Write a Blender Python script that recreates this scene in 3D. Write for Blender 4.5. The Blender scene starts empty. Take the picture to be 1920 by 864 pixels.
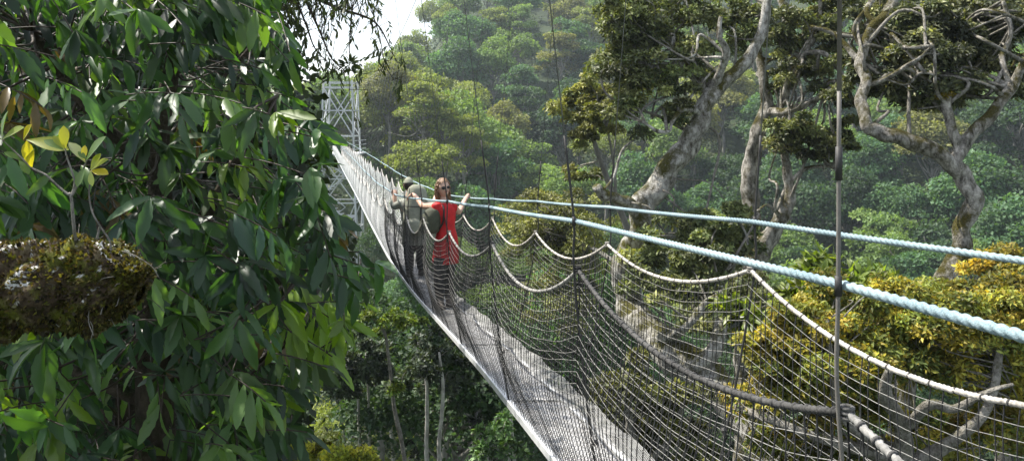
import bpy, bmesh, math, random
import numpy as np
from mathutils import Vector, noise as mnoise
random.seed(7)
RNG = np.random.default_rng(11)
F = 1500.0; S = 1.17
scene = bpy.context.scene
COL = scene.collection

# ------------------------------------------------------------------ helpers
def tag(o, label=None, cat=None, group=None, kind=None):
    if label: o['label'] = label
    if cat: o['category'] = cat
    if group: o['group'] = group
    if kind: o['kind'] = kind
    return o

def empty(name, loc=(0, 0, 0)):
    o = bpy.data.objects.new(name, None); o.location = loc; o.empty_display_size = .2
    COL.objects.link(o); return o

def pp(u, v, Y):
    return np.array([(u - 960) / F * Y, Y, (220 - v) / F * Y])

def norm(a):
    a = np.asarray(a, float)
    return a / np.maximum(np.linalg.norm(a, axis=-1, keepdims=True), 1e-9)

class MB:
    """collects quads (and their colours) and links them as one mesh object"""
    def __init__(s): s.v = []; s.f = []; s.c = []; s.m = []; s.n = 0
    def add(s, v, f, c=None, mi=0):
        v = np.asarray(v, float).reshape(-1, 3); f = np.asarray(f, int).reshape(-1, 4)
        s.v.append(v); s.f.append(f + s.n); s.n += len(v)
        if c is None: c = np.ones((len(f), 3)) * .5
        c = np.asarray(c, float)
        if c.ndim == 1: c = np.tile(c, (len(f), 1))
        s.c.append(c); s.m.append(np.full(len(f), mi, int))
    def mesh(s, name, mats, smooth=True):
        v = np.concatenate(s.v); f = np.concatenate(s.f); c = np.concatenate(s.c); m = np.concatenate(s.m)
        me = bpy.data.meshes.new(name)
        me.vertices.add(len(v)); me.vertices.foreach_set('co', v.astype(np.float32).ravel())
        me.loops.add(f.size); me.loops.foreach_set('vertex_index', f.astype(np.int32).ravel())
        me.polygons.add(len(f)); me.polygons.foreach_set('loop_start', np.arange(0, f.size, 4, dtype=np.int32))
        me.polygons.foreach_set('loop_total', np.full(len(f), 4, np.int32))
        me.polygons.foreach_set('use_smooth', np.full(len(f), smooth))
        me.polygons.foreach_set('material_index', m.astype(np.int32))
        a = me.attributes.new('col', 'FLOAT_COLOR', 'FACE')
        a.data.foreach_set('color', np.concatenate([c, np.ones((len(c), 1))], 1).astype(np.float32).ravel())
        for mt in (mats if isinstance(mats, (list, tuple)) else [mats]): me.materials.append(mt)
        me.update(calc_edges=True)
        return me
    def build(s, name, mats, parent=None, smooth=True, loc=None):
        o = bpy.data.objects.new(name, s.mesh(name, mats, smooth)); COL.objects.link(o)
        if parent is not None:
            o.parent = parent
            if loc is None: o.location = -parent.location
        if loc is not None: o.location = loc
        return o

def frames(P):
    T = np.gradient(P, axis=0); T = norm(T)
    N = np.zeros_like(P); up = np.array([0, 0, 1.]) if abs(T[0][2]) < .8 else np.array([0, 1., 0])
    n = up - T[0] * np.dot(up, T[0]); n /= np.linalg.norm(n); N[0] = n
    for i in range(1, len(P)):
        n = N[i-1] - T[i] * np.dot(N[i-1], T[i]); n /= max(np.linalg.norm(n), 1e-9); N[i] = n
    return T, N, np.cross(T, N)

def grid_faces(n, k, base=0, close=True):
    i = np.arange(n - 1)[:, None]; j = np.arange(k if close else k - 1)[None, :]
    a = i * k + j; b = i * k + (j + 1) % k
    return np.stack([a, b, b + k, a + k], -1).reshape(-1, 4) + base

def tube(mb, P, r, k=8, c=None, mi=0, bump=0., freq=3., cap=True):
    P = np.asarray(P, float); r = np.broadcast_to(np.asarray(r, float), (len(P),))
    T, N, B = frames(P)
    a = np.arange(k) / k * 2 * math.pi
    R = r[:, None] * np.ones((1, k))
    if bump:
        ph = RNG.uniform(0, 6, 6)
        L = np.concatenate([[0], np.cumsum(np.linalg.norm(np.diff(P, axis=0), axis=1))])[:, None]
        R = R * (1 + bump * (np.sin(L * freq * 3.1 + ph[0] + 2 * np.sin(a)) * .5 + np.sin(a * 3 + L * freq * 1.7 + ph[1]) * .4
                 + np.sin(a * 2 - L * freq * 5.3 + ph[2]) * .3 + np.sin(L * freq * 9 + ph[3] + a) * .25))
    V = P[:, None, :] + R[..., None] * (np.cos(a)[None, :, None] * N[:, None, :] + np.sin(a)[None, :, None] * B[:, None, :])
    V = V.reshape(-1, 3)
    f = grid_faces(len(P), k)
    if cap:
        V = np.concatenate([V, P[:1], P[-1:]]); m = len(V)
        j = np.arange(0, k, 2)
        f = np.concatenate([f, np.stack([np.full(len(j), m-2), (j+2) % k, (j+1) % k, j], -1),
                            np.stack([np.full(len(j), m-1), (len(P)-1)*k + j, (len(P)-1)*k + (j+1) % k, (len(P)-1)*k + (j+2) % k], -1)])
    mb.add(V, f, c, mi)

def cords(mb, P, r, k=4, c=None, mi=0):
    """P (m, n, 3) many cords at once"""
    P = np.asarray(P, float); m, n, _ = P.shape
    T = norm(np.gradient(P, axis=1)); ref = np.array([.31, .9, .3]) if abs(T[..., 2]).mean() > .6 else np.array([0, 0, 1.])
    N = norm(np.cross(T, ref)); B = np.cross(T, N)
    a = np.arange(k) / k * 2 * math.pi
    V = P[:, :, None, :] + r * (np.cos(a)[:, None] * N[:, :, None, :] + np.sin(a)[:, None] * B[:, :, None, :])
    f1 = grid_faces(n, k)
    f = (f1[None] + (np.arange(m) * n * k)[:, None, None]).reshape(-1, 4)
    mb.add(V.reshape(-1, 3), f, c, mi)

def smooth_path(pts, n=10):
    """catmull-rom through rows of any width"""
    p = np.asarray(pts, float); p = np.concatenate([2*p[:1]-p[1:2], p, 2*p[-1:]-p[-2:-1]])
    out = []
    for i in range(1, len(p) - 2):
        t = np.linspace(0, 1, n, endpoint=False)[:, None]
        a, b, c, d = p[i-1], p[i], p[i+1], p[i+2]
        out.append(.5*((2*b)+(-a+c)*t+(2*a-5*b+4*c-d)*t**2+(-a+3*b-3*c+d)*t**3))
    out.append(p[-2][None]); return np.concatenate(out)

def box(mb, c, h, c3=None, mi=0, rot=None):
    v = np.array([[x, y, z] for x in (-1, 1) for y in (-1, 1) for z in (-1, 1)], float) * np.asarray(h)
    if rot is not None: v = v @ np.asarray(rot).T
    f = [[0, 1, 3, 2], [4, 6, 7, 5], [0, 4, 5, 1], [2, 3, 7, 6], [0, 2, 6, 4], [1, 5, 7, 3]]
    mb.add(v + np.asarray(c), f, c3, mi)

def beam(mb, a, b, w, h=None, mi=0):
    a = np.asarray(a, float); b = np.asarray(b, float); h = h or w
    t = norm(b - a); up = np.array([0, 0, 1.]) if abs(t[2]) < .95 else np.array([0, 1., 0])
    n = norm(np.cross(t, up)); m = np.cross(n, t)
    v = [p + n * x * w / 2 + m * y * h / 2 for p in (a, b) for x, y in ((-1, -1), (1, -1), (1, 1), (-1, 1))]
    f = [[0, 1, 2, 3], [7, 6, 5, 4], [0, 4, 5, 1], [1, 5, 6, 2], [2, 6, 7, 3], [3, 7, 4, 0]]
    mb.add(v, f, None, mi)

# leaf templates: x across, y along, z up
def leaf_tpl(nseg, width, fold=.25, droop=.25, wave=0., peak=.5):
    y = np.linspace(0, 1, nseg + 1)
    w = width * .5 * np.sin(np.pi * y ** (math.log(.5) / math.log(peak))) ** .7 if nseg > 2 else width * .5 * np.array([.05, 1, .05])[:nseg+1]
    w = np.maximum(w, width * .03)
    if wave: w = w * (1 + wave * np.where(np.arange(nseg + 1) % 2, 1, -1)); w[0] = width * .03; w[-1] = width * .02
    z = -droop * y ** 2
    L = np.stack([-w, y, z + fold * w], 1); M = np.stack([0 * w, y, z], 1); R = np.stack([w, y, z + fold * w], 1)
    v = np.stack([L, M, R], 1).reshape(-1, 3)
    return v, grid_faces(nseg + 1, 3, close=False)
BIG = [leaf_tpl(10, w_, f_, d, .09, p_) for d, w_, f_, p_ in ((.05, .27, .2, .55), (.25, .24, .4, .5), (.5, .28, .55, .6))]
MEDL = leaf_tpl(4, .3, .3, .2, 0, .5)
SMALL = leaf_tpl(2, .42, .35, .15)
DIAM = (np.array([[0, 0, 0], [.34, .5, .06], [0, 1, -.05], [-.34, .5, .06]], float), np.array([[0, 1, 2, 3]]))

def leaves(mb, tpl, pos, axis, nrm, size, col, mi=0):
    v, f = tpl; k = len(pos)
    a = norm(axis); n = nrm - a * np.sum(nrm * a, 1, keepdims=True); n = norm(n); b = np.cross(a, n)
    s = np.broadcast_to(np.asarray(size, float), (k,))[:, None, None]
    V = pos[:, None, :] + s * (v[None, :, 0:1] * b[:, None, :] + v[None, :, 1:2] * a[:, None, :] + v[None, :, 2:3] * n[:, None, :])
    Fa = (f[None] + (np.arange(k) * len(v))[:, None, None]).reshape(-1, 4)
    mb.add(V.reshape(-1, 3), Fa, np.repeat(col, len(f), 0), mi)

def palette(cols, n, jit=.25):
    cols = np.asarray(cols, float); i = RNG.integers(0, len(cols), n)
    j = (i + 1) % len(cols); t = RNG.random((n, 1))
    c = cols[i] * (1 - t) + cols[j] * t
    return np.clip(c * (1 + RNG.normal(0, jit, (n, 1))), .003, .8)

def rdir(n):
    return norm(RNG.normal(size=(n, 3)))

def puffs(mb, C, R, n, tpl, size, cols, flat=.75, upb=.35, jit=.25, hang=0., ptint=.18):
    """leaves spread through the shells of many small puffs"""
    C = np.asarray(C); R = np.asarray(R); k = len(C)
    d = rdir(k * n); d[:, 2] = np.where(d[:, 2] < -.3, -d[:, 2] * .6, d[:, 2]); d = norm(d)
    idx = np.repeat(np.arange(k), n)
    rr = R[idx] * RNG.uniform(.45, 1.08, k * n) ** .6
    pos = C[idx] + d * rr[:, None] * np.array([1, 1, flat])
    nr = norm(d * .8 + np.array([0, 0, upb]) + RNG.normal(size=d.shape) * .45)
    ax = np.cross(nr, rdir(k * n)) + d * .35 - np.array([0, 0, hang])
    tint = (1 + RNG.normal(0, ptint, (k, 1)))[idx]
    pc = palette(cols, k, .1)[idx] * (1 + RNG.normal(0, jit, (k * n, 1)))
    c = np.where(RNG.random((k * n, 1)) < .6, pc, palette(cols, k * n, jit)) * tint
    leaves(mb, tpl, pos, ax, nr, size * RNG.uniform(.45, 1.5, k * n), np.clip(c, .004, .7))

# ------------------------------------------------------------------ materials
def mat(name):
    m = bpy.data.materials.new(name); m.use_nodes = True; nt = m.node_tree; nt.nodes.clear()
    out = nt.nodes.new('ShaderNodeOutputMaterial'); return m, nt, out
def node(nt, t, **k):
    n = nt.nodes.new('ShaderNode' + t)
    for a, b in k.items():
        if hasattr(n, a): setattr(n, a, b)
    return n
def ramp(nt, fac, stops):
    r = node(nt, 'ValToRGB'); e = r.color_ramp.elements
    while len(e) < len(stops): e.new(.5)
    for i, (p, c) in enumerate(stops): e[i].position = p; e[i].color = (*c, 1)
    nt.links.new(fac, r.inputs[0]); return r.outputs[0]
def noise_tex(nt, scale, detail=5, rough=.6, coord='Object', dist=0., stretch=None):
    tc = node(nt, 'TexCoord'); n = node(nt, 'TexNoise'); n.inputs['Scale'].default_value = scale
    n.inputs['Detail'].default_value = detail; n.inputs['Roughness'].default_value = rough; n.inputs['Distortion'].default_value = dist
    src = tc.outputs[coord]
    if stretch:
        mp = node(nt, 'Mapping'); mp.inputs['Scale'].default_value = stretch; nt.links.new(src, mp.inputs[0]); src = mp.outputs[0]
    nt.links.new(src, n.inputs['Vector']); return n.outputs['Fac']
def bump(nt, h, strength, dist, bsdf):
    b = node(nt, 'Bump'); b.inputs['Strength'].default_value = strength; b.inputs['Distance'].default_value = dist
    nt.links.new(h, b.inputs['Height']); nt.links.new(b.outputs[0], bsdf.inputs['Normal'])

def simple(name, col, rough=.6, metal=0., nscale=None, var=.3, bstr=.0, bdist=.01, col2=None, spec=.5):
    m, nt, out = mat(name); p = node(nt, 'BsdfPrincipled'); nt.links.new(p.outputs[0], out.inputs[0])
    p.inputs['Roughness'].default_value = rough; p.inputs['Metallic'].default_value = metal
    p.inputs['Specular IOR Level'].default_value = spec
    if nscale:
        f = noise_tex(nt, nscale, 6)
        c2 = col2 or tuple(x * (1 - var) for x in col)
        nt.links.new(ramp(nt, f, [(.32, c2), (.66, col)]), p.inputs['Base Color'])
        if bstr: bump(nt, f, bstr, bdist, p)
    else: p.inputs['Base Color'].default_value = (*col, 1)
    return m

def leaf_mat(name, rough=.4, trans=.35, spec=.5, tmul=(1.6, 1.7, .5), gain=1., tint=(1, 1, 1)):
    m, nt, out = mat(name)
    a = node(nt, 'Attribute'); a.attribute_name = 'col'
    mul = node(nt, 'Mix'); mul.data_type = 'RGBA'; mul.blend_type = 'MULTIPLY'; mul.inputs[0].default_value = 1
    nt.links.new(a.outputs['Color'], mul.inputs[6]); mul.inputs[7].default_value = (*[gain * x for x in tint], 1)
    p = node(nt, 'BsdfPrincipled'); p.inputs['Roughness'].default_value = rough; p.inputs['Specular IOR Level'].default_value = spec
    nt.links.new(mul.outputs[2], p.inputs['Base Color'])
    t = node(nt, 'BsdfTranslucent'); m2 = node(nt, 'Mix'); m2.data_type = 'RGBA'; m2.blend_type = 'MULTIPLY'; m2.inputs[0].default_value = 1
    nt.links.new(mul.outputs[2], m2.inputs[6]); m2.inputs[7].default_value = (*tmul, 1); nt.links.new(m2.outputs[2], t.inputs[0])
    mx = node(nt, 'MixShader'); mx.inputs[0].default_value = trans
    nt.links.new(p.outputs[0], mx.inputs[1]); nt.links.new(t.outputs[0], mx.inputs[2]); nt.links.new(mx.outputs[0], out.inputs[0])
    return m

def bark_mat(name, pale, dark, moss, moss_lo=.5, scale=9., mscale=2.2, mup=.25):
    m, nt, out = mat(name); p = node(nt, 'BsdfPrincipled'); p.inputs['Roughness'].default_value = .9
    p.inputs['Specular IOR Level'].default_value = .2
    nt.links.new(p.outputs[0], out.inputs[0])
    f = noise_tex(nt, scale, 9, .7, stretch=(1, 1, .5)); c1 = ramp(nt, f, [(.36, dark), (.5, tuple((a+b)/2 for a, b in zip(pale, dark))), (.62, pale)])
    g = noise_tex(nt, mscale, 12, .72)
    geo = node(nt, 'NewGeometry'); sx = node(nt, 'SeparateXYZ'); nt.links.new(geo.outputs['Normal'], sx.inputs[0])
    mz = node(nt, 'Math', operation='MULTIPLY_ADD'); nt.links.new(sx.outputs[2], mz.inputs[0]); mz.inputs[1].default_value = mup * .5; nt.links.new(g, mz.inputs[2])
    k = ramp(nt, mz.outputs[0], [(moss_lo - .03, (0, 0, 0)), (moss_lo + .10, (1, 1, 1))])
    f2 = noise_tex(nt, 40, 4); c2 = ramp(nt, f2, [(.3, tuple(x * .4 for x in moss)), (.7, moss)])
    mx = node(nt, 'Mix'); mx.data_type = 'RGBA'; nt.links.new(k, mx.inputs[0]); nt.links.new(c1, mx.inputs[6]); nt.links.new(c2, mx.inputs[7])
    nt.links.new(mx.outputs[2], p.inputs['Base Color'])
    ad = node(nt, 'Math', operation='ADD'); nt.links.new(f, ad.inputs[0]); nt.links.new(f2, ad.inputs[1])
    bump(nt, ad.outputs[0], .8, .04, p)
    return m

M = {}
M['leaf_big'] = leaf_mat('glossy big leaf', .4, .35, .55, (2.4, 2.6, .5))
M['leaf_mid'] = leaf_mat('small leaf', .5, .25, .35, (1.6, 1.6, .5))
M['leaf_ochre'] = leaf_mat('ochre leaf', .5, .4, .3, (1.4, 1.3, .5))
FCOL = {  # hillside foliage colours
 'pale green': (.135, .195, .065), 'yellow-green': (.165, .19, .055), 'dark green': (.042, .075, .036),
 'blue-green': (.075, .135, .065), 'olive': (.16, .16, .06)}
for k_, c_ in FCOL.items(): M['f_' + k_] = leaf_mat('foliage ' + k_, .55, .38, .3, (1.5, 1.6, .5), 1., tuple(x * 2.5 for x in c_))
M['bark_moss'] = bark_mat('mossy pale bark', (.62, .60, .55), (.08, .07, .055), (.10, .095, .02), .535, 11, 2.4)
M['bark_moss2'] = bark_mat('heavily mossed bark', (.50, .47, .42), (.045, .04, .03), (.085, .075, .016), .51, 11, 2.2)
M['bark_far'] = bark_mat('pale forest bark', (.34, .33, .30), (.14, .13, .11), (.06, .07, .02), .62, 3, .8)
M['bark_pole'] = bark_mat('pale smooth pole bark', (.60, .58, .53), (.30, .28, .25), (.10, .11, .04), .66, 8, 2)
M['bark_dark'] = bark_mat('dark bark', (.10, .08, .06), (.03, .024, .018), (.03, .04, .012), .58, 12, 4)
M['bark_pale'] = bark_mat('grey twig bark', (.34, .32, .28), (.12, .11, .09), (.10, .10, .03), .62, 20, 5)
M['stem'] = simple('reddish stem', (.045, .03, .018), .6, nscale=15)
def rope_mat(name, a, b, scale=60, trans=False):
    m, nt, out = mat(name); p = node(nt, 'BsdfPrincipled'); p.inputs['Roughness'].default_value = .75
    p.inputs['Specular IOR Level'].default_value = .3
    nt.links.new(p.outputs[0], out.inputs[0]); f = noise_tex(nt, scale, 6, .7); g = noise_tex(nt, 3., 4, .6)
    ad = node(nt, 'Math', operation='ADD'); nt.links.new(f, ad.inputs[0]); nt.links.new(g, ad.inputs[1])
    hf = node(nt, 'Math', operation='MULTIPLY'); nt.links.new(ad.outputs[0], hf.inputs[0]); hf.inputs[1].default_value = .5
    nt.links.new(ramp(nt, hf.outputs[0], [(.38, b), (.56, a)]), p.inputs['Base Color']); bump(nt, f, .6, .003, p); return m
M['rope_blue'] = rope_mat('pale blue rope', (.33, .43, .46), (.13, .20, .235), 220)
M['rope_white'] = rope_mat('cream rope', (.60, .57, .52), (.26, .24, .21), 60)
M['rope_black'] = rope_mat('dark rope', (.085, .083, .08), (.016, .016, .016), 60)
M['rope_grey'] = rope_mat('greying rope', (.34, .33, .31), (.10, .10, .095), 50)
M['cord_light'] = rope_mat('light net cord', (.36, .35, .33), (.14, .14, .135), 80)  # for horizontal cords: sun falling on them is put into the lighter colour
M['cord_dark'] = rope_mat('dark net cord', (.045, .045, .045), (.015, .015, .015), 80)
M['cord_grey'] = rope_mat('grey net cord', (.5, .5, .49), (.25, .25, .25), 80)
M['cord_sunlit'] = rope_mat('sunlit far net cord', (.80, .80, .78), (.60, .60, .58), 40)  # the far net's sunlit whiteness is put into this cord colour
M['cable'] = simple('steel cable', (.34, .34, .33), .45, .6, 60, .4)
M['sheath'] = simple('rubber sheath', (.04, .038, .036), .6, 0, 40, .4)
M['sheath_grey'] = simple('weathered grey hose', (.19, .175, .155), .6, 0, 30, .3)
M['alu'] = simple('brushed aluminium', (.80, .81, .82), .45, .1, 14, .15)
M['white_steel'] = simple('white painted steel', (.58, .60, .60), .5, 0, 3, .18)
def deck_mat():
    m, nt, out = mat('woven deck plate'); p = node(nt, 'BsdfPrincipled'); p.inputs['Roughness'].default_value = .5; p.inputs['Metallic'].default_value = 0
    nt.links.new(p.outputs[0], out.inputs[0])
    tc = node(nt, 'TexCoord'); mp = node(nt, 'Mapping'); mp.inputs['Rotation'].default_value = (0, 0, math.radians(58)); mp.inputs['Scale'].default_value = (1, 1, 1)
    nt.links.new(tc.outputs['Object'], mp.inputs[0])
    br = node(nt, 'TexBrick'); nt.links.new(mp.outputs[0], br.inputs['Vector'])
    br.inputs['Color1'].default_value = (.80, .79, .78, 1); br.inputs['Color2'].default_value = (.60, .59, .58, 1); br.inputs['Mortar'].default_value = (.05, .05, .05, 1)
    br.inputs['Scale'].default_value = 12; br.inputs['Mortar Size'].default_value = .035; br.inputs['Brick Width'].default_value = .34; br.inputs['Row Height'].default_value = .18
    f = noise_tex(nt, 6, 6); mx = node(nt, 'Mix'); mx.data_type = 'RGBA'; mx.blend_type = 'MULTIPLY'; mx.inputs[0].default_value = .7
    nt.links.new(br.outputs[0], mx.inputs[6]); nt.links.new(ramp(nt, f, [(.3, (.45, .43, .4)), (.6, (1, 1, 1))]), mx.inputs[7]); nt.links.new(mx.outputs[2], p.inputs['Base Color'])
    inv = node(nt, 'Math', operation='SUBTRACT'); inv.inputs[0].default_value = 1; nt.links.new(br.outputs['Fac'], inv.inputs[1]); bump(nt, inv.outputs[0], .8, .006, p)
    return m
M['deck'] = deck_mat()
def ground_mat():
    m, nt, out = mat('forest floor'); p = node(nt, 'BsdfPrincipled'); p.inputs['Roughness'].default_value = .95; nt.links.new(p.outputs[0], out.inputs[0])
    f = noise_tex(nt, .6, 9, .7); g = noise_tex(nt, .08, 4)
    ad = node(nt, 'Math', operation='ADD'); nt.links.new(f, ad.inputs[0]); nt.links.new(g, ad.inputs[1]); hf = node(nt, 'Math', operation='MULTIPLY'); nt.links.new(ad.outputs[0], hf.inputs[0]); hf.inputs[1].default_value = .5
    nt.links.new(ramp(nt, hf.outputs[0], [(.35, (.02, .03, .012)), (.5, (.035, .06, .02)), (.65, (.06, .07, .03))]), p.inputs['Base Color']); bump(nt, f, 1, .6, p); return m
M['ground'] = ground_mat()

# ------------------------------------------------------------------ terrain
GD = np.array([0, 5, 10, 20, 30, 45, 60, 70, 100, 150, 220, 300, 420.])
GZ = np.array([-5.5, -6.5, -9, -15, -20.5, -27, -31, -32.5, -22, 2, 34, 44, 40.])
CU = np.array([-3000, 560, 640, 660, 690, 720, 745, 765, 800, 815, 840, 5000.])
CV = np.array([60, 150, 158, 165, 135, 125, 100, 72, 58, 15, -60, -260.])
def ground(x, y):
    D = math.hypot(x, max(y, 0)); z = float(np.interp(D, GD, GZ))
    z += 24 * math.exp(-(((x + 22) / 18) ** 2 + ((y - 86) / 22) ** 2))
    if x < -1.5: z += min(6., (-1.5 - x) * .5) * math.exp(-(y / 30) ** 2) if y > 0 else 2
    if y > 20:
        u = 960 + F * x / y
        lim = (220 - np.interp(u, CU, CV)) / F * D - 10
        if D > 90: z = min(z, lim)
    z += 1.2 * math.sin(x * .11 + 1) * math.sin(y * .09) * min(1, D / 40)
    return z
def build_ground():
    rad = np.concatenate([[0.01], np.linspace(2, 60, 40), np.linspace(63, 240, 60), [300, 420, 700, 1500]])
    ang = np.linspace(-math.pi, math.pi, 181)
    V = []
    for r in rad:
        for a in ang:
            x = r * math.sin(a); y = r * math.cos(a)
            z = ground(x, y) if r < 430 else ground(x / r * 420, y / r * 420) - (r - 420) * .05
            V.append((x, y, z + (mnoise.noise(Vector((x * .2, y * .2, 0))) * .6 if r > 3 else 0)))
    mb = MB(); mb.add(V, grid_faces(len(rad), len(ang), close=False)[:, ::-1]); o = mb.build('terrain', M['ground']); tag(o, kind='structure')
build_ground()

# ------------------------------------------------------------------ bridge
YR = np.array([-3, 1, 2, 3.15, 4.75, 6.3, 9.3, 10.7, 14, 17, 24, 34, 45, 55, 62.])
ZR = np.array([-.28, -.30, -.34, -.405, -.53, -.66, -.93, -1.03, -1.14, -1.19, -1.24, -1.34, -1.47, -1.60, -1.66])
YD = np.array([-3, 1.5, 3.73, 5.4, 7, 8.3, 9.33, 11, 13, 17, 24, 34, 45, 62.])
ZD = np.array([-1.45, -1.5, -1.60, -1.70, -1.84, -1.96, -2.05, -2.15, -2.24, -2.30, -2.35, -2.48, -2.62, -2.82])
_yy = np.linspace(-3, 62, 600)
def _sm(a, b):
    z = np.interp(_yy, a, b); k = np.exp(-np.linspace(-2, 2, 15) ** 2); k /= k.sum()
    return np.convolve(np.pad(z, 7, mode='edge'), k, 'valid')
_zr, _zd = _sm(YR, ZR), _sm(YD, ZD)
def zr(y): return np.interp(y, _yy, _zr)
def zd(y): return np.interp(y, _yy, _zd)
C0 = 1.34
def bp(Y, off, z):
    Y, off, z = np.broadcast_arrays(np.asarray(Y, float), np.asarray(off, float), np.asarray(z, float))
    return S * np.stack([C0 + off - .24 * Y, Y, z], -1)
HY = [0.02, 1.525] + [1.56 + 1.553 * i for i in range(1, 39)]; HY.append(62.0)
HY = [y for y in HY if y <= 62.0]
RO = .34
bridge = empty('suspension_footbridge', tuple(bp(0, 0, -1.5)))
tag(bridge, 'long narrow hanging footbridge with pale blue rope handrails and knotted net sides', 'footbridge')

def rope(mb, P, r, pitch, k=15, mi=0, c=None, lobes=3, depth=.16):
    T, N, B = frames(P); L = np.concatenate([[0], np.cumsum(np.linalg.norm(np.diff(P, axis=0), axis=1))])
    a = np.arange(k) / k * 2 * math.pi
    R = r * (1 - depth + depth * 1.3 * np.abs(np.cos(lobes * .5 * (a[None, :] - 2 * math.pi * L[:, None] / pitch))))
    V = P[:, None, :] + R[..., None] * (np.cos(a)[None, :, None] * N[:, None, :] + np.sin(a)[None, :, None] * B[:, None, :])
    mb.add(V.reshape(-1, 3), grid_faces(len(P), k), c, mi)

def rail(side):
    y1 = np.concatenate([np.arange(-1, 6, .0035), np.arange(6, 14, .012), np.arange(14, 62, .12)])
    z = zr(y1).copy()
    for a, b in zip(HY[:-1], HY[1:]): z -= np.where((y1 > a) & (y1 < b), .006 * 4 * (y1 - a) * (b - y1) / (b - a) ** 2, 0)
    P = bp(y1, side * RO + .006 * np.sin(y1 * 1.3 + side), z)
    mb = MB(); rope(mb, P, .0108, .08, 15, depth=.26)
    o = mb.build('handrail_rope', M['rope_blue'], bridge); return o
rail(-1); rail(1)

def mcab(y, side):
    y = np.asarray(y, float)
    z = 2.0 + np.where(y < 36, .0045 * (y - 36) ** 2, .0011 * (y - 36) ** 2)
    off = np.where(y < 3.2, np.interp(y, [0, 1.6, 3.2], [.0, -.33, -1.2]), -1.2) if side < 0 else np.interp(y, [0, 20, 62], [.8, 1.15, 1.2])
    return off, z
for sd in (-1, 1):
    y = np.linspace(-2, 62, 90); off, z = mcab(y, sd)
    mb = MB(); tube(mb, bp(y, off, z), .011, 6); mb.build('main_cable', M['cable'], bridge)

ZT = lambda k, Y: zr(Y) - .215 - .03 * math.sin(k * 2.1)      # where the net's top rope is tied to the hanger
DL, DR = -.22, .065   # deck edges
def netfn(side, k):
    ya, yb = HY[k], HY[k+1]; za, zb = ZT(k + (side > 0) * 3, ya), ZT(k + 1 + (side > 0) * 3, yb)
    sag = .145 + .03 * math.sin(k * 1.7 + side)
    if side < 0 and k == 1: sag = .125
    def fn(s, t):
        s, t = np.broadcast_arrays(s, t); Y = ya + (yb - ya) * s
        top = za + (zb - za) * s - sag * 4 * s * (1 - s)
        bot = zd(Y) + (.005 if side < 0 else .055)
        z = top + (bot - top) * t
        ob = DL - .02 if side < 0 else .16
        off = side * (RO - .005) * (1 - t) + ob * t + side * (.05 * np.sin(np.pi * t) + .03 * np.sin(np.pi * s)) * np.sin(np.pi * t)
        return Y, off, z
    return fn
for side in (-1, 1):
    for k in range(len(HY) - 1):
        fn = netfn(side, k); far = HY[k]
        nc, nr = (38, 21) if far < 12 else ((26, 18) if far < 26 else (16, 12))
        r = .00125 if far < 12 else (.0026 if far < 26 else .005)
        mb = MB()
        ss = np.linspace(0, 1, nc + 1)[:, None]; tt = np.linspace(0, 1, 12)[None, :]
        sj = ss + RNG.normal(0, .003, (nc + 1, 1)) + .006 * np.sin(tt * 5 + ss * 30); sj[0] = 0; sj[-1] = 1
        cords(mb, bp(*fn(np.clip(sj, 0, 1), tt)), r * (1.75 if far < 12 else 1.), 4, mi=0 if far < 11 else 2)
        tj = (np.linspace(0, 1, nr + 1)[1:, None]) ** .93
        s2 = np.linspace(0, 1, 26)[None, :]
        tj = tj + RNG.normal(0, .003, (nr, 1)) + .004 * np.sin(s2 * 25 + tj * 40)
        cords(mb, bp(*fn(s2, np.clip(tj, 0, 1))), r, 4, mi=1 if not (side < 0 and k in (1, 2)) else 3)
        if side > 0:   # the spare netting folded along the right edge of the deck
            yb_ = np.linspace(HY[k], HY[k+1], 60)[None, :]; q = np.linspace(0, 1, 20 if far < 12 else 8)[:, None]
            wob = .006 * np.sin(yb_ * 11 + q * 4) + .002 * np.sin(yb_ * 61 + q * 21)
            cords(mb, bp(yb_, DR + q * .095 + wob * .6, zd(yb_) + .012 + .05 * q ** 1.6 + wob), r * 1.3, 3, mi=2)
            n2 = 150 if far < 12 else 30
            yc = np.linspace(HY[k], HY[k+1], n2)[:, None]; q = np.linspace(0, 1, 6)[None, :]
            yc = yc + .008 * np.sin(q * 6 + yc * 31); wob = .006 * np.sin(yc * 11 + q * 4)
            cords(mb, bp(yc, DR + q * .095 + wob * .6, zd(yc) + .012 + .05 * q ** 1.6 + wob), r * 1.3, 3, mi=2)
        net = mb.build('side_net', [M['cord_dark'], M['cord_light'] if far < 11 else M['cord_sunlit'], M['cord_grey'] if far < 11 else M['cord_sunlit'], M['rope_grey']], bridge)
        # top rope
        mb = MB(); n = 260 if far < 7 else (80 if far < 20 else 24)
        Y, off, z = fn(np.linspace(0, 1, n), np.zeros(n))
        P = bp(Y, off, z)
        rope(mb, P * 1. + (RNG.normal(0, .0007, P.shape) if far < 7 else 0), .0095 if far < 26 else .011, .055, 12, depth=.3)
        dark = side < 0 and k in (0, 1)
        if far < 14:
            for i in range(1, nc):          # lashings where the cords meet the rope
                if i % 2 and not dark: continue
                j = int(i / nc * (n - 1)); j = max(1, min(n - 2, j)); d = norm(P[j+1] - P[j-1])
                tube(mb, [P[j] - d * .003, P[j] + d * .003], .0112 if not dark else .0125, 8, mi=1)
            for e in (0, n - 1):            # knot on the hanger
                rr = np.linspace(0, 2 * math.pi, 14)
                for h in range(3):
                    tube(mb, P[e] + np.stack([np.cos(rr) * .012, np.sin(rr) * .012, np.full(14, (h - 1) * .011)], 1), .0055, 6, mi=0)
        mt = M['rope_black'] if side < 0 and k == 1 else (M['rope_grey'] if side < 0 and k in (0, 2, 3, 4) else M['rope_white'])
        o = mb.build('top_rope', [mt, M['rope_black']], None); o.parent = net
        tag(o)
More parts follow.
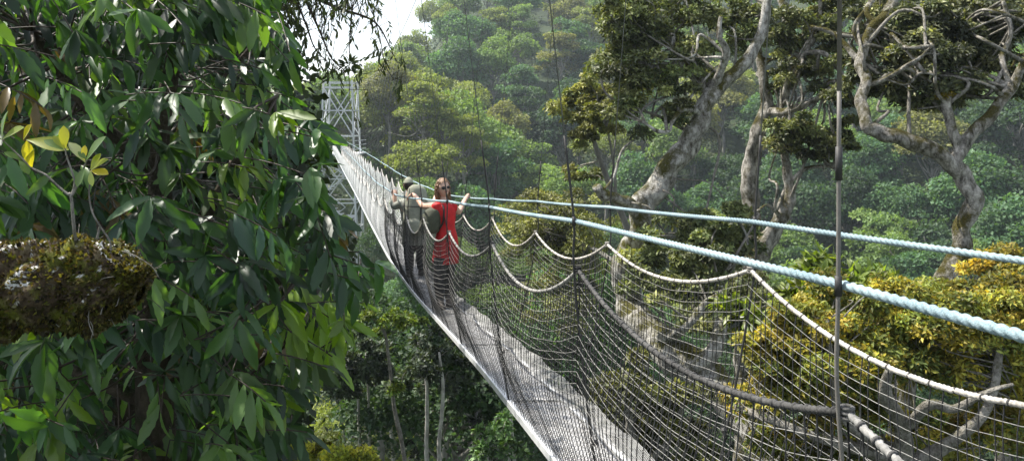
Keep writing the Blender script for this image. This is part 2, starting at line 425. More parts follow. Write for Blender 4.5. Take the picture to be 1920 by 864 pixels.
# hangers
for side in (-1, 1):
    for k, y in enumerate(HY):
        off, zc = mcab(y, side); off = float(off); zc = float(zc)
        db = DL - .015 if side < 0 else .175
        low = bp(y, db, zd(y) - (.02 if side < 0 else -.05)); railp = bp(y, side * (RO + .012), zr(y)); top = bp(y, off, zc)
        sh = railp + (top - railp) * min(.9, (.42 + .1 * math.sin(k * 3)) / max(.5, np.linalg.norm(top - railp)))
        far = y > 14
        net_n = bp(y, side * (RO + .012), ZT(k + (side > 0) * 3, y))
        mb = MB(); big = (side < 0 and k == 1)
        r0 = .0056 if not big else .0050
        mid = low + (net_n - low) * .5 + np.array([side * .012, 0, 0])
        tube(mb, smooth_path([low, mid, net_n, railp, sh], 5), r0 if not far else .006, 7, mi=0)
        tube(mb, [sh, (sh + top) / 2, top], .0032 if not big else .0052, 6, mi=1)
        if y < 20:
            for fr in (.0, .32):     # clamps near the deck
                q = low + (net_n - low) * fr; tube(mb, [q - [0, 0, .0], q + [0, 0, .02]], .012, 8, mi=2)
                tube(mb, [q + [-.012, -.008, .012], q + [.014, -.012, .012]], .006, 6, mi=2)
            tube(mb, [railp - [0, 0, .022], railp + [0, 0, .022]], .0085, 8, mi=2)
        h = mb.build('hanger', [M['sheath_grey'] if big else M['sheath'], M['sheath_grey'] if big else M['cable'], M['sheath']], bridge)
        if big:
            mb = MB(); a = sh + (top - sh) * .0; d = norm(top - railp); p0 = pp(1580, 148, y * S)
            b0 = railp + d * .2
            tube(mb, [b0 + d * .035, b0 + d * .11], .0078, 10); s_ = mb.build('sleeve', M['sheath'], None); s_.parent = h
# deck
for k in range(len(HY) - 1):
    ya, yb = HY[k] + .006, HY[k+1] - .006
    ys = np.linspace(ya, yb, 9); mb = MB()
    tops = []
    for y in ys:
        for off, dz in ((DL, 0), (DR, 0), (DR, -.012), (DL, -.012)): tops.append(bp(y, off, zd(y) + dz))
    mb.add(np.array(tops), grid_faces(len(ys), 4))
    d = mb.build('deck_panel', M['deck'], bridge, smooth=False)
    for off in ((DL, DR)):
        mb = MB(); P = bp(ys, off - (.020 if off < 0 else -.020), zd(ys)); 
        for i in range(len(ys) - 1): beam(mb, P[i] - [0, 0, .006], P[i+1] - [0, 0, .006], .036, .042)
        mb.build('edge_beam', M['alu'], bridge, smooth=False)
    mb = MB(); y = HY[k]; beam(mb, bp(y, DL + .01, zd(y) + .007), bp(y, DR, zd(y) + .007), .007, .006); 
    beam(mb, bp(y, DL + .0, zd(y) - .04), bp(y, DR, zd(y) - .04), .035, .03)
    mb.build('crossbar', M['cable'], bridge, smooth=False)

# ------------------------------------------------------------------ tower
def tower():
    Y0 = 62.3 * S; cx = float(bp(62.3, 0, 0)[0]); zb = ground(cx, Y0) - 1
    t = empty('bridge_tower', (cx, Y0 + 1.5, zb))
    tag(t, 'white steel lattice tower with cross braces at the far end of the footbridge', 'tower')
    lv = [3.2, 2.75, .62, -1.75, -3.4, -5.6, -7.8, -10.2]
    def corner(i, z):
        w = 1.3 + (3.2 - z) * .035; sx, sy = ((-1, -1), (1, -1), (1, 1), (-1, 1))[i]
        return np.array([cx + sx * w, Y0 + 1.5 + sy * w, z])
    for i in range(4):
        mb = MB(); beam(mb, corner(i, 3.4), corner(i, zb), .15); mb.build('leg', M['white_steel'], t, smooth=False)
    for z in lv:
        mb = MB()
        for i in range(4): beam(mb, corner(i, z), corner((i + 1) % 4, z), .10)
        mb.build('cross_beam', M['white_steel'], t, smooth=False)
    mb = MB()
    for a, b in ((2.75, -1.75), (-3.4, -7.8), (-7.8, zb + .5)):
        for i in range(4):
            if a < -3 and i == 0: pass
            beam(mb, corner(i, a), corner((i + 1) % 4, b), .09); beam(mb, corner((i + 1) % 4, a) + [.0, .07, 0], corner(i, b) + [0, .07, 0], .09)
    mb.build('brace', M['white_steel'], t, smooth=False)
    zp = float(zd(62)) * S
    mb = MB(); box(mb, (cx - 1.1, Y0 + 1.6, zp - .06), (3.1, 2.0, .05)); mb.build('platform', M['alu'], t, smooth=False)
    mb = MB()
    xs = [cx - 4.2, cx - 3.1, cx - 2.0]
    for x in xs: beam(mb, (x, Y0 - .35, zp), (x, Y0 - .35, zp + 1.15), .08)
    for h in (.35, .75, 1.15): beam(mb, (cx - 4.2, Y0 - .35, zp + h), (cx - 1.5, Y0 - .35, zp + h), .06)
    for h in (.35, .75, 1.15): beam(mb, (cx + 1.6, Y0 - .3, zp + h), (cx + 2.0, Y0 + 3.4, zp + h), .06)
    mb.build('railing', M['white_steel'], t, smooth=False)
    # stairs zigzagging down behind the legs
    mb = MB(); z = zp; x0 = cx - 1.6; n = 8; sg = 1
    while z > zp - 8:
        for i in range(n):
            box(mb, (x0 + sg * (i + .5) * .3, Y0 + (.2 if sg > 0 else 1.2), z - (i + 1) * .24), (.15, .45, .03))
        beam(mb, (x0, Y0 - .25, z + .9), (x0 + sg * n * .3, Y0 - .25, z + .9 - n * .24), .06)
        beam(mb, (x0, Y0 - .25, z - .1), (x0 + sg * n * .3, Y0 - .25, z - .1 - n * .24), .1)
        x0 += sg * n * .3; z -= n * .24; sg = -sg
        box(mb, (x0 + (.2 if sg < 0 else -.2), Y0 + .7, z - .05), (.5, 1.0, .03))
    mb.build('stair', M['white_steel'], t, smooth=False)
    # low struts splaying to the left
    mb = MB()
    for a, b in (((cx - 4.0, Y0, zp), (cx - 3.2, Y0, zb)), ((cx - 4.0, Y0, zp - .3), (cx - 1.4, Y0, zp - 3.6)), ((cx - 1.3, Y0, zp - .3), (cx - 3.8, Y0, zp - 3.6)), ((cx - 3.9, Y0, zp - 1.6), (cx - 1.3, Y0, zp - 1.6))):
        beam(mb, a, b, .12)
    mb.build('strut', M['white_steel'], t, smooth=False)
tower()

# ------------------------------------------------------------------ forest on the slopes
def proto_crown(seed, kind, dense=False):
    global RNG
    RNG = np.random.default_rng(seed)
    nP = 44 if kind != 2 else 34
    C = []; R = []
    while len(C) < nP:
        d = rdir(1)[0]
        if d[2] < -.25: continue
        if kind == 0: p = d * np.array([4.4, 4.4, 3.0]) * RNG.uniform(.6, 1)           # broad dome
        elif kind == 1: p = d * np.array([3.2, 3.2, 4.8]) * RNG.uniform(.55, 1)         # tall oval
        else:                                                                           # tiers
            h = RNG.choice([-2.0, -.2, 1.5, 3.0]); w = 4.4 - .5 * (h + 2); a = RNG.uniform(0, 6.28); q = w * RNG.uniform(.3, 1); p = np.array([q * math.cos(a), q * math.sin(a), h + RNG.normal(0, .25)])
        C.append(p); R.append(RNG.uniform(.8, 1.7) * (1.0 if kind != 2 else .9))
    n, sz = (420, .17) if dense else (190, .27)
    mb = MB(); g = [(.5, .5, .5), (.62, .6, .5), (.42, .46, .46)]
    puffs(mb, C, R, n, DIAM, sz * (1.25 if not dense else 1.2), g, flat=.55 if kind == 2 else .75, jit=.22, ptint=.16)
    me = mb.mesh('crown', M['leaf_mid'], smooth=False)
    H = 9 + RNG.uniform(-1, 1)
    mb = MB()
    P = smooth_path([(0, 0, -H - 9), (RNG.normal(0, .3), RNG.normal(0, .3), -H * .6), (RNG.normal(0, .3), 0, -3), (0, 0, 1.5)], 6)
    tube(mb, P, np.linspace(.26, .1, len(P)), 7, bump=.08)
    for i in range(0, nP, 2):
        b = np.array([0, 0, RNG.uniform(-4.2, -.5)]); c = C[i]; m_ = (b + c) / 2 + RNG.normal(0, .4, 3) - [0, 0, .3]
        P = smooth_path([b, m_, c], 4); tube(mb, P, np.linspace(.1, .025, len(P)), 5)
    mt = mb.mesh('trunk', M['bark_far'])
    return me, mt
PR = [proto_crown(100 + i, i % 3) for i in range(6)]
PD = [proto_crown(200 + i, i % 3, True) for i in range(4)]
RNG = np.random.default_rng(5)

def lbl_zone(u, v, D):
    hz = [(700, 'just right of the white tower'), (800, 'above the walkers'), (900, 'above the red dress'), (1000, 'right of the red dress'),
          (1110, 'beside the thin hangers'), (1200, 'left of the leaning pale trunk'), (1330, 'behind the leaning pale trunk'), (1450, 'behind the upright mossy trunk'),
          (1600, 'left of the thick grey hanger'), (1720, 'right of the thick grey hanger'), (1830, 'behind the S-shaped trunk'), (9999, 'at the right picture edge')]
    h = 'beside the white tower' if u < 640 else next(n for x, n in hz if u < x)
    if D < 66:
        w = 'low in the valley' if v > 520 else 'in the valley'
        h = next(n for x, n in [(760, "under the footbridge's far end"), (860, 'under the walkers'), (980, 'below the middle of the walkway'), (1110, 'seen through the left net'), (1330, 'below the leaning pale trunk'),
            (1450, 'below the upright mossy trunk'), (1600, 'left of the thick grey hanger'), (1750, 'behind the ochre shrub'), (9999, 'behind the S-shaped trunk')] if u < x)
    elif v < 60: w = 'at the top of the slope'
    elif v < 170: w = 'high on the slope'
    elif v < 290: w = 'halfway up the slope'
    elif v < 420: w = 'low on the slope'
    else: w = 'near the slope foot'
    return w, h
recs = []
D = 27.0
while D < 212:
    sp = 5.4 + D * .033
    t = -.30 + RNG.uniform(0, sp / D)
    while t < .70:
        tt = t + RNG.uniform(-.3, .3) * sp / D; DD = D + RNG.uniform(-.35, .35) * sp
        y = DD / math.hypot(1, tt); x = tt * y; u = 960 + F * tt
        t += sp / D * RNG.uniform(.85, 1.2)
        # keep the bridge and tower clear
        bx = S * C0 - .24 * y
        if y < 80 and abs(x - bx) < 3.5 and D > 50: continue
        if abs(x + 16) < 5 and abs(y - 74) < 6: continue
        if D < 40 and u > 1150: continue
        if u < 585 : continue
        g = ground(x, y); h = RNG.uniform(12.5, 17.5)
        topmax = (220 - np.interp(u, CU, CV)) / F * y + RNG.uniform(-.8, .8)
        if D < 60: h = min(h, 17); 
        if y < 85: topmax = min(topmax, -.02 * y if u > 680 else -.09 * y)
        if y < 50: topmax = min(topmax, -.20 * y)
        top = g + h
        if top > topmax:
            if top - topmax > 9: continue
            top = topmax
        recs.append((x, y, top, h, u, D))
    D += sp * .86
if len(recs) > 290:
    keep = RNG.permutation(len(recs))[:290]; recs = [recs[i] for i in sorted(keep)]
print('TREES', len(recs))
names = list(FCOL)
info = []
for i, (x, y, top, h, u, D) in enumerate(recs):
    dense = D < 75
    sc = RNG.uniform(.85, 1.3) * (.72 if D < 60 else (.85 if D < 90 else 1.05))
    k = int(RNG.integers(0, 4 if dense else 6)); me, mt = (PD if dense else PR)[k]
    cz = top - 4.2 * sc
    v = 220 - F * cz / y
    # colour zones seen on the slope
    w = [.22, .14, .26, .24, .14]
    if u < 960 and v < 330: w = [.33, .42, .07, .08, .10]
    if u < 760 and D > 80: w = [.30, .60, .02, .03, .05]
    if u > 950 and v < 260: w = [.16, .12, .30, .27, .15]
    if u > 1400: w = [.35, .08, .22, .32, .03]
    if D < 66: w = [.14, .04, .46, .30, .06]
    cn = names[int(RNG.choice(5, p=np.array(w) / sum(w)))]
    t = empty('forest_tree', (x, y, ground(x, y) - .3))
    for nm, me_ in (('crown', me), ('trunk', mt)):
        o = bpy.data.objects.new(nm, me_); COL.objects.link(o); o.parent = t
        o.location = (0, 0, cz - t.location.z); o.scale = (sc, sc, sc * RNG.uniform(.9, 1.1)); o.rotation_euler = (0, 0, RNG.uniform(0, 6.28))
        if nm == 'crown': o.material_slots[0].link = 'OBJECT'; o.material_slots[0].material = M['f_' + cn]
    shp = ('round', 'tall', 'tiered')[k % 3]
    wz, hz = lbl_zone(u, v, D)
    info.append((t, '%s %s tree %s %s' % (shp, cn, wz, hz), u, D))
by = {}
for r in info: by.setdefault(r[1], []).append(r)
NUM = {2: ('left of two', 'right of two'), 3: ('leftmost of three', 'middle of three', 'rightmost of three'), 4: ('leftmost of four', 'second of four', 'third of four', 'rightmost of four')}
for l, rs in by.items():
    rs.sort(key=lambda r: r[2])
    for j, r in enumerate(rs):
        lab = l if len(rs) not in NUM else l + ', ' + NUM[len(rs)][j]
        for _ in range(6):
            if len(lab.replace('-', ' ').split()) > 16: lab = lab.replace(' the ', ' ', 1)
        lab = lab.replace('seen through the left net', 'behind the left net').replace('the third left', 'third')
        tag(r[0], lab, 'tree', 'forest trees covering the far slope and valley')

# undergrowth between the trees
def undergrowth():
    mb = MB(); n = 2600; C = []; R = []
    for i in range(n):
        D = RNG.uniform(12, 200) ; t = RNG.uniform(-.3, .75); y = D / math.hypot(1, t); x = t * y
        if D < 24 and t < -.1: continue
        C.append((x, y, ground(x, y) + RNG.uniform(.2, 1.2))); R.append(RNG.uniform(1.0, 2.6))
    puffs(mb, C, R, 60, DIAM, .42, [(.04, .075, .03), (.05, .09, .035), (.07, .09, .03)], flat=.7)
    o = mb.build('undergrowth', M['leaf_mid'], smooth=False); tag(o, 'dense low green undergrowth covering the slope under the trees', 'undergrowth', kind='stuff')
undergrowth()

# ------------------------------------------------------------------ mossy trees on the right
def limb_tree(root_uvY, limbs, clumps, name, label, bark, cols, leaf=.085, per=20, tpl=SMALL, lmat='leaf_mid', twigr=.014, dens=1., cat='tree'):
    """limbs: lists of (u, v, Y, radius px); clumps: (u, v, ru, rv, Y)"""
    base = pp(*root_uvY); t = empty(name, tuple(base)); tag(t, label, cat)
    mb = MB(); pts = []
    for L in limbs:
        P4 = smooth_path([(*pp(a[0], a[1], a[2]), a[3] / F * a[2]) for a in L], 9)
        P = P4[:, :3]; r = P4[:, 3]; wob = .10 * r[:, None]
        if name == 'mossy_tree': r = r * .84
        P = P + wob * np.stack([np.sin(np.arange(len(P)) * .5), np.cos(np.arange(len(P)) * .4), np.sin(np.arange(len(P)) * .6 + 1)], 1)
        tube(mb, P, r, 18, bump=.2, freq=1.7); pts.append(P)
    pts = np.concatenate(pts); tw = mb; lf = MB(); C = []; R = []
    for (u, v, ru, rv, Y) in clumps:
        c = pp(u, v, Y); sx, sz = ru / F * Y, rv / F * Y; sy = (sx + sz) * .6
        n = max(6, int(per * ru * rv / 3000 * dens))
        for i in range(n):
            d = rdir(1)[0] * RNG.uniform(.3, 1.25); p = c + d * np.array([sx, sy, sz])
            C.append(p); R.append(RNG.uniform(.22, .5) * min(sx, sz) * 1.0 + .05)
            if i % 2 == 0:
                j = np.argmin(np.linalg.norm(pts - p, axis=1) + RNG.uniform(0, .6, len(pts))); b = pts[j]
                m_ = (b + p) / 2 + RNG.normal(0, .12, 3) * np.linalg.norm(p - b); m2 = m_ * .5 + p * .5 + RNG.normal(0, .08, 3) * np.linalg.norm(p - b)
                Q = smooth_path([b, m_, m2, p], 5); tube(tw, Q, np.linspace(twigr * (1 + .6 * np.linalg.norm(p - b)), twigr * .3, len(Q)), 5, mi=1)
    if name == 'mossy_tree':
        for _ in range(46):
            b = pts[RNG.integers(len(pts) // 5, len(pts))]; e = C[RNG.integers(len(C))]
            if np.linalg.norm(e - b) > 2.2: continue
            dd = np.linalg.norm(e - b); Q = smooth_path([b, b * .7 + e * .3 + RNG.normal(0, .14, 3) * dd, b * .35 + e * .65 + RNG.normal(0, .16, 3) * dd, e, e + RNG.normal(0, .12, 3)], 6)
            tube(mb, Q, np.linspace(.035, .008, len(Q)), 6, bump=.15, mi=RNG.integers(0, 2))
    if C:
        R = np.array(R); area = (R ** 2).mean()
        puffs(lf, C, R, int(max(60, min(330, 2.2 * area * 4 * math.pi / (leaf ** 2 * .25)))), tpl, leaf, cols, flat=.75, jit=.35, ptint=.3)
        lf.build('crown', M[lmat], t)
    mb.build('trunk', [bark, M['bark_pale']], t)
    return t
OL = [(.17, .19, .075), (.10, .14, .05), (.29, .30, .12), (.06, .085, .035)]
YA = 15.
A = [[(1560, 1000, 11, 44), (1440, 830, 12, 42), (1330, 715, 13, 40), (1235, 640, 14, 36), (1180, 570, 15, 30), (1172, 500, 15, 27), (1198, 430, 15, 27), (1212, 380, 15, 27), (1250, 325, 15, 26), (1290, 268, 15, 24), (1310, 225, 15, 21), (1332, 185, 15, 18), (1352, 158, 15, 16), (1395, 120, 15, 14), (1422, 75, 15, 12), (1440, 0, 15, 10), (1450, -80, 15, 7)],
     [(1335, 165, 15, 12), (1352, 130, 14.8, 9), (1362, 95, 14.6, 8), (1348, 66, 14.5, 6), (1352, 30, 14.5, 4)],
     [(1330, 175, 15, 10), (1300, 145, 15.3, 8), (1268, 95, 15.6, 7), (1258, 40, 15.8, 5), (1262, -40, 16, 4)],
     [(1205, 405, 15, 18), (1185, 385, 14.8, 14), (1155, 372, 14.5, 12), (1132, 366, 14.3, 13), (1120, 350, 14.2, 10)],
     [(1318, 215, 15, 8), (1285, 205, 14.6, 5), (1262, 225, 14.4, 4), (1255, 245, 14.3, 3), (1232, 246, 14.2, 5), (1205, 228, 14.1, 2)],
     [(1268, 130, 15.5, 6), (1230, 128, 15.4, 4), (1200, 120, 15.3, 3)],
     [(1300, 690, 13, 22), (1345, 640, 13, 16), (1352, 560, 13.4, 11), (1345, 520, 13.5, 6)],
     [(1232, 640, 13.8, 14), (1290, 610, 13, 9), (1330, 560, 13, 6), (1380, 560, 12.5, 4)]]
Ac = [(1150, 30, 45, 55, 15), (1205, 70, 60, 60, 15.4), (1190, 145, 55, 55, 15), (1180, 215, 35, 40, 14.8), (1270, 40, 60, 50, 15.8), (1290, 110, 45, 40, 15.5), (1345, 25, 60, 35, 15.5), (1400, 55, 40, 50, 15.5), (1250, 165, 40, 25, 14.8), (1260, 210, 45, 25, 14.6), (1330, 150, 35, 25, 16.2),
      (1300, 425, 70, 40, 14), (1240, 480, 60, 45, 14.2), (1330, 480, 60, 45, 14), (1365, 390, 26, 22, 14), (1290, 545, 70, 45, 13.6), (1380, 440, 40, 40, 14.5), (1205, 525, 40, 30, 13.8)]
limb_tree((1560, 1000, 11), A, Ac, 'mossy_tree', 'big leaning tree with pale lichened trunk and broken stub, right of the walkers', M['bark_moss'], OL)
limb_tree((1115, 560, 19), [[(1215, 900, 19, 9), (1195, 520, 19, 8), (1165, 400, 19, 6), (1128, 310, 19, 5), (1108, 240, 19, 4)], [(1155, 375, 19, 3), (1150, 300, 18.8, 2.5), (1135, 230, 18.6, 2)], [(1195, 520, 19, 5), (1120, 470, 20.5, 4), (1060, 440, 22, 3)]],
          [(1110, 175, 45, 30, 19), (1085, 215, 40, 32, 19), (1120, 225, 38, 35, 18.5), (1105, 265, 34, 28, 18.7), (1070, 190, 22, 20, 19.3), (1140, 190, 25, 30, 18.4), (1098, 330, 40, 22, 20), (1060, 400, 90, 40, 22), (1010, 440, 70, 50, 23), (1080, 470, 70, 60, 22), (1060, 560, 60, 60, 21)], 'forest_tree', 'slender tree with sunlit yellow-olive crown at the left edge of the leaning tree', M['bark_far'],
          [(.22, .23, .06), (.15, .17, .05), (.26, .25, .08), (.08, .10, .03)], leaf=.09)
B = [[(1395, 950, 17, 30), (1400, 700, 17, 27), (1404, 560, 17, 24), (1412, 470, 17, 22), (1410, 400, 17, 20), (1405, 330, 17, 18), (1418, 260, 17, 17), (1436, 205, 17, 14), (1432, 150, 17, 10), (1420, 90, 17.2, 8), (1425, 0, 17.4, 6)],
     [(1436, 215, 17, 12), (1470, 190, 16.8, 8), (1478, 150, 16.6, 7), (1500, 115, 16.5, 6), (1530, 60, 16.5, 5), (1540, -10, 16.5, 4)],
     [(1436, 210, 17, 10), (1480, 208, 16.5, 8), (1530, 185, 16.2, 6), (1575, 160, 16, 6), (1625, 148, 15.7, 5)],
     [(1396, 500, 16.8, 26), (1430, 465, 16.6, 22), (1462, 410, 16.5, 17), (1480, 370, 16.5, 13), (1478, 325, 16.5, 11), (1472, 290, 16.5, 8), (1490, 250, 16.5, 5)],
     [(1478, 345, 16.5, 6), (1508, 318, 16.2, 4), (1545, 312, 16, 3), (1570, 318, 15.9, 2)],
     [(1462, 405, 16.4, 5), (1440, 385, 16, 3), (1420, 395, 15.8, 2)],
     [(1510, 100, 16.5, 6), (1545, 100, 16.2, 5), (1580, 140, 16, 5), (1600, 160, 15.8, 5)],
     [(1455, -30, 18, 9), (1470, 20, 17.6, 8), (1476, 70, 17.2, 7), (1480, 130, 16.8, 6)]]
Bc = [(1500, 250, 55, 40, 16.2), (1545, 275, 45, 35, 16), (1470, 240, 35, 30, 16), (1475, 55, 45, 55, 17), (1540, 20, 55, 40, 16.8), (1525, 140, 45, 30, 16.5), (1560, 90, 40, 35, 16.4), (1460, 140, 30, 40, 17), (1590, 195, 35, 28, 15.8), (1585, 255, 22, 30, 16.3), (1410, 560, 50, 50, 16.4), (1350, 605, 60, 40, 15.5)]
limb_tree((1395, 950, 17), B, Bc, 'mossy_tree', 'upright twin-stemmed tree with moss-caked trunk beside the thick grey hanger', M['bark_moss2'], [(.12, .135, .05), (.08, .105, .04), (.22, .22, .09), (.05, .065, .027)])
Cc = [(1640, 40, 45, 40, 14.5), (1700, 60, 60, 50, 14), (1760, 40, 70, 45, 14), (1750, 120, 75, 50, 13.5), (1690, 150, 50, 40, 13.6), (1740, 190, 50, 30, 13.6), (1840, 30, 70, 45, 14.4), (1900, 60, 50, 60, 14), (1830, 110, 45, 40, 14), (1900, 150, 30, 35, 13.6), (1655, 165, 30, 28, 13.8), (1790, 165, 40, 30, 13.5), (1600, 130, 30, 30, 14.2), (1660, 105, 40, 30, 14.5)]
Ct = [[(1680, 1000, 12.5, 26), (1690, 760, 12.8, 26), (1725, 620, 13, 25), (1765, 530, 13, 25), (1800, 480, 13, 21), (1806, 430, 13, 19), (1822, 375, 13, 19), (1805, 330, 13, 19), (1765, 292, 13, 18), (1705, 264, 13, 17), (1655, 250, 13, 17), (1625, 238, 13, 14), (1616, 195, 13.2, 12), (1624, 150, 13.4, 12), (1612, 115, 13.6, 11), (1632, 62, 13.8, 11), (1668, 15, 14, 11), (1700, -40, 14, 8)],
      [(1800, 320, 13, 15), (1792, 300, 13, 15), (1812, 262, 13, 14), (1852, 222, 13, 13), (1892, 170, 13, 11), (1915, 130, 13, 9), (1960, 60, 13, 7)],
      [(1800, 290, 13, 11), (1788, 245, 13, 11), (1776, 205, 13, 10), (1775, 180, 13, 9)],
      [(1900, 160, 13, 9), (1868, 160, 13.2, 8), (1835, 162, 13.4, 7), (1790, 175, 13.5, 4)],
      [(1626, 160, 13.4, 8), (1660, 148, 13.2, 5), (1690, 130, 13, 5), (1725, 108, 12.8, 4), (1750, 85, 12.8, 3)],
      [(1612, 118, 13.6, 7), (1590, 90, 13.8, 6), (1560, 62, 14, 5), (1520, 50, 14.2, 4)],
      [(1660, 148, 13.2, 4), (1700, 158, 13, 3), (1725, 138, 12.9, 3), (1755, 140, 12.8, 2)],
      [(1895, 165, 13, 7), (1880, 110, 13.2, 6), (1895, 60, 13.3, 5), (1880, 0, 13.4, 4)],
      [(1645, 50, 13.8, 7), (1625, 20, 14, 6), (1660, -30, 14.2, 5)]]
tC = limb_tree((1680, 1000, 12.5), Ct, Cc, 'mossy_tree', 'crooked tree with S-shaped mossy trunk at the right side of the picture', M['bark_moss2'], [(.12, .135, .06), (.08, .10, .045), (.24, .24, .11), (.05, .065, .03)])
mb = MB(); c = pp(1777, 180, 13); puffs(mb, [c, c + [.1, .05, -.02], c + [-.1, 0, -.03]], [.10, .08, .09], 500, DIAM, .03, [(.32, .26, .02), (.24, .2, .02)])
mb.build('moss_tuft', M['leaf_ochre'], tC)

# ------------------------------------------------------------------ ochre shrubs behind the net, lower right
OC = [(.48, .38, .05), (.38, .36, .07), (.20, .25, .06), (.42, .31, .06), (.13, .18, .05), (.24, .28, .06), (.09, .13, .04)]
GR = [(.13, .17, .035), (.08, .12, .03), (.18, .2, .05)]
def bush(name, label, root, limbs, clumps, cols, leaf, per, bark='bark_pale', lmat='leaf_ochre', tpl=SMALL, dens=1.):
    return limb_tree(root, limbs, clumps, name, label, M[bark], cols, leaf=leaf, per=per, tpl=tpl, lmat=lmat, twigr=.006, dens=dens, cat='shrub')
bush('ochre_shrub', 'wide golden-ochre leaved shrub filling the lower right behind the net', (1750, 1150, 7.5),
     [[(1750, 1150, 7.5, 24), (1700, 900, 7, 20), (1690, 800, 6.8, 15), (1660, 740, 6.6, 12), (1670, 690, 6.5, 7)], [(1690, 810, 6.8, 11), (1740, 760, 6.5, 9), (1790, 765, 6.4, 7), (1850, 735, 6.3, 5), (1900, 720, 6.3, 3)],
      [(1700, 880, 7, 14), (1840, 780, 6.8, 9), (1870, 680, 7, 7), (1880, 610, 7, 4)], [(1690, 860, 7, 12), (1580, 780, 6.8, 9), (1560, 680, 7, 6), (1550, 600, 7, 4)], [(1700, 870, 7, 12), (1480, 800, 7, 9), (1380, 760, 7.4, 6)]],
     [(1520, 600, 70, 45, 7.3), (1600, 570, 70, 40, 7.5), (1690, 590, 80, 45, 7.4), (1780, 590, 80, 45, 7.3), (1860, 600, 70, 50, 7.2), (1920, 620, 50, 60, 7.2), (1560, 670, 80, 50, 7.2), (1660, 660, 70, 45, 7.3), (1760, 670, 80, 45, 7.4), (1860, 690, 70, 50, 7.4), (1450, 660, 50, 40, 7.4), (1480, 740, 70, 50, 7.4), (1600, 760, 60, 45, 7.6), (1880, 790, 70, 40, 7.4), (1740, 830, 90, 40, 7.8), (1560, 840, 80, 40, 7.6), (1400, 760, 40, 35, 7.6), (1450, 840, 60, 35, 7.6)],
     OC, .048, 24)
bush('ochre_shrub', 'orange-tipped shrub just under the crooked tree at the right picture edge', (1880, 900, 9.5),
     [[(1880, 900, 9.5, 14), (1870, 700, 9.3, 10), (1860, 600, 9.2, 6), (1870, 540, 9.2, 3)]],
     [(1850, 540, 45, 35, 9.2), (1900, 510, 45, 40, 9.2), (1800, 560, 45, 25, 9.3), (1870, 590, 50, 35, 9), (1740, 575, 40, 22, 9.3), (1700, 560, 25, 20, 9.4)], [(.38, .27, .04), (.28, .25, .05), (.16, .18, .045), (.10, .12, .035)], .06, 18)
bush('green_shrub', 'fresh green upright shrub just behind the thick grey hanger', (1560, 1000, 8.5),
     [[(1560, 1000, 8.5, 12), (1550, 760, 8.4, 9), (1545, 600, 8.3, 6), (1530, 500, 8.2, 3)], [(1548, 640, 8.3, 6), (1590, 570, 8.2, 4), (1615, 510, 8.1, 2)], [(1550, 700, 8.4, 7), (1480, 600, 8.2, 4), (1460, 560, 8.2, 2)]],
     [(1530, 500, 28, 28, 8.2), (1545, 540, 35, 30, 8.2), (1610, 530, 28, 25, 8.1), (1500, 560, 35, 30, 8.2), (1470, 600, 35, 35, 8.2), (1640, 530, 20, 18, 8.2), (1430, 640, 35, 40, 8.2), (1385, 600, 30, 50, 8.4)],
     GR, .13, 10, tpl=MEDL, lmat='leaf_big')
bush('green_shrub', 'dark olive shrub behind the left net below the leaning trunk', (1200, 1000, 11),
     [[(1200, 1100, 11, 16), (1190, 900, 11, 12), (1180, 780, 11, 8), (1170, 700, 11, 4)], [(1190, 880, 11, 8), (1260, 820, 11, 6), (1280, 740, 11, 4)]],
     [(1180, 720, 60, 40, 11), (1260, 760, 60, 45, 11), (1140, 780, 50, 40, 11.5), (1280, 840, 70, 40, 11), (1190, 850, 60, 40, 11.5), (1110, 860, 40, 40, 12)],
     [(.09, .10, .03), (.05, .065, .02), (.16, .16, .03)], .1, 12, lmat='leaf_mid')
bush('green_shrub', 'bright lime-yellow bush low at the bottom edge beside the big-leaved tree', (640, 1000, 8),
     [[(640, 1000, 8, 8), (640, 900, 8, 6), (650, 860, 8, 3)], [(640, 930, 8, 5), (500, 880, 8, 3), (480, 850, 8, 2)]],
     [(660, 868, 34, 26, 8), (620, 862, 30, 20, 8), (690, 880, 26, 20, 8), (480, 860, 16, 16, 8), (580, 850, 22, 14, 8.2), (510, 872, 20, 12, 8)],
     [(.45, .44, .06), (.36, .4, .06), (.2, .26, .05)], .05, 26)
# slender sunlit saplings under the bridge
for (u, ys, lab) in ((728, 700, 'thin pale pole tree with a single lime leaf tuft below the bridge'), ):
    bush('pole_tree', lab, (790, 1100, 17), [[(790, 1100, 17, 5), (765, 900, 17, 4), (745, 790, 17, 4), (735, 730, 17, 3), (725, 640, 17, 3), (712, 610, 17, 2), (690, 590, 17, 1.5)]],
         [(738, 728, 9, 9, 17), (700, 590, 34, 12, 17), (745, 598, 40, 8, 17.2), (770, 606, 26, 9, 17.5), (720, 625, 20, 10, 17.2)], [(.22, .28, .05), (.15, .22, .05), (.07, .12, .035)], .09, 16)

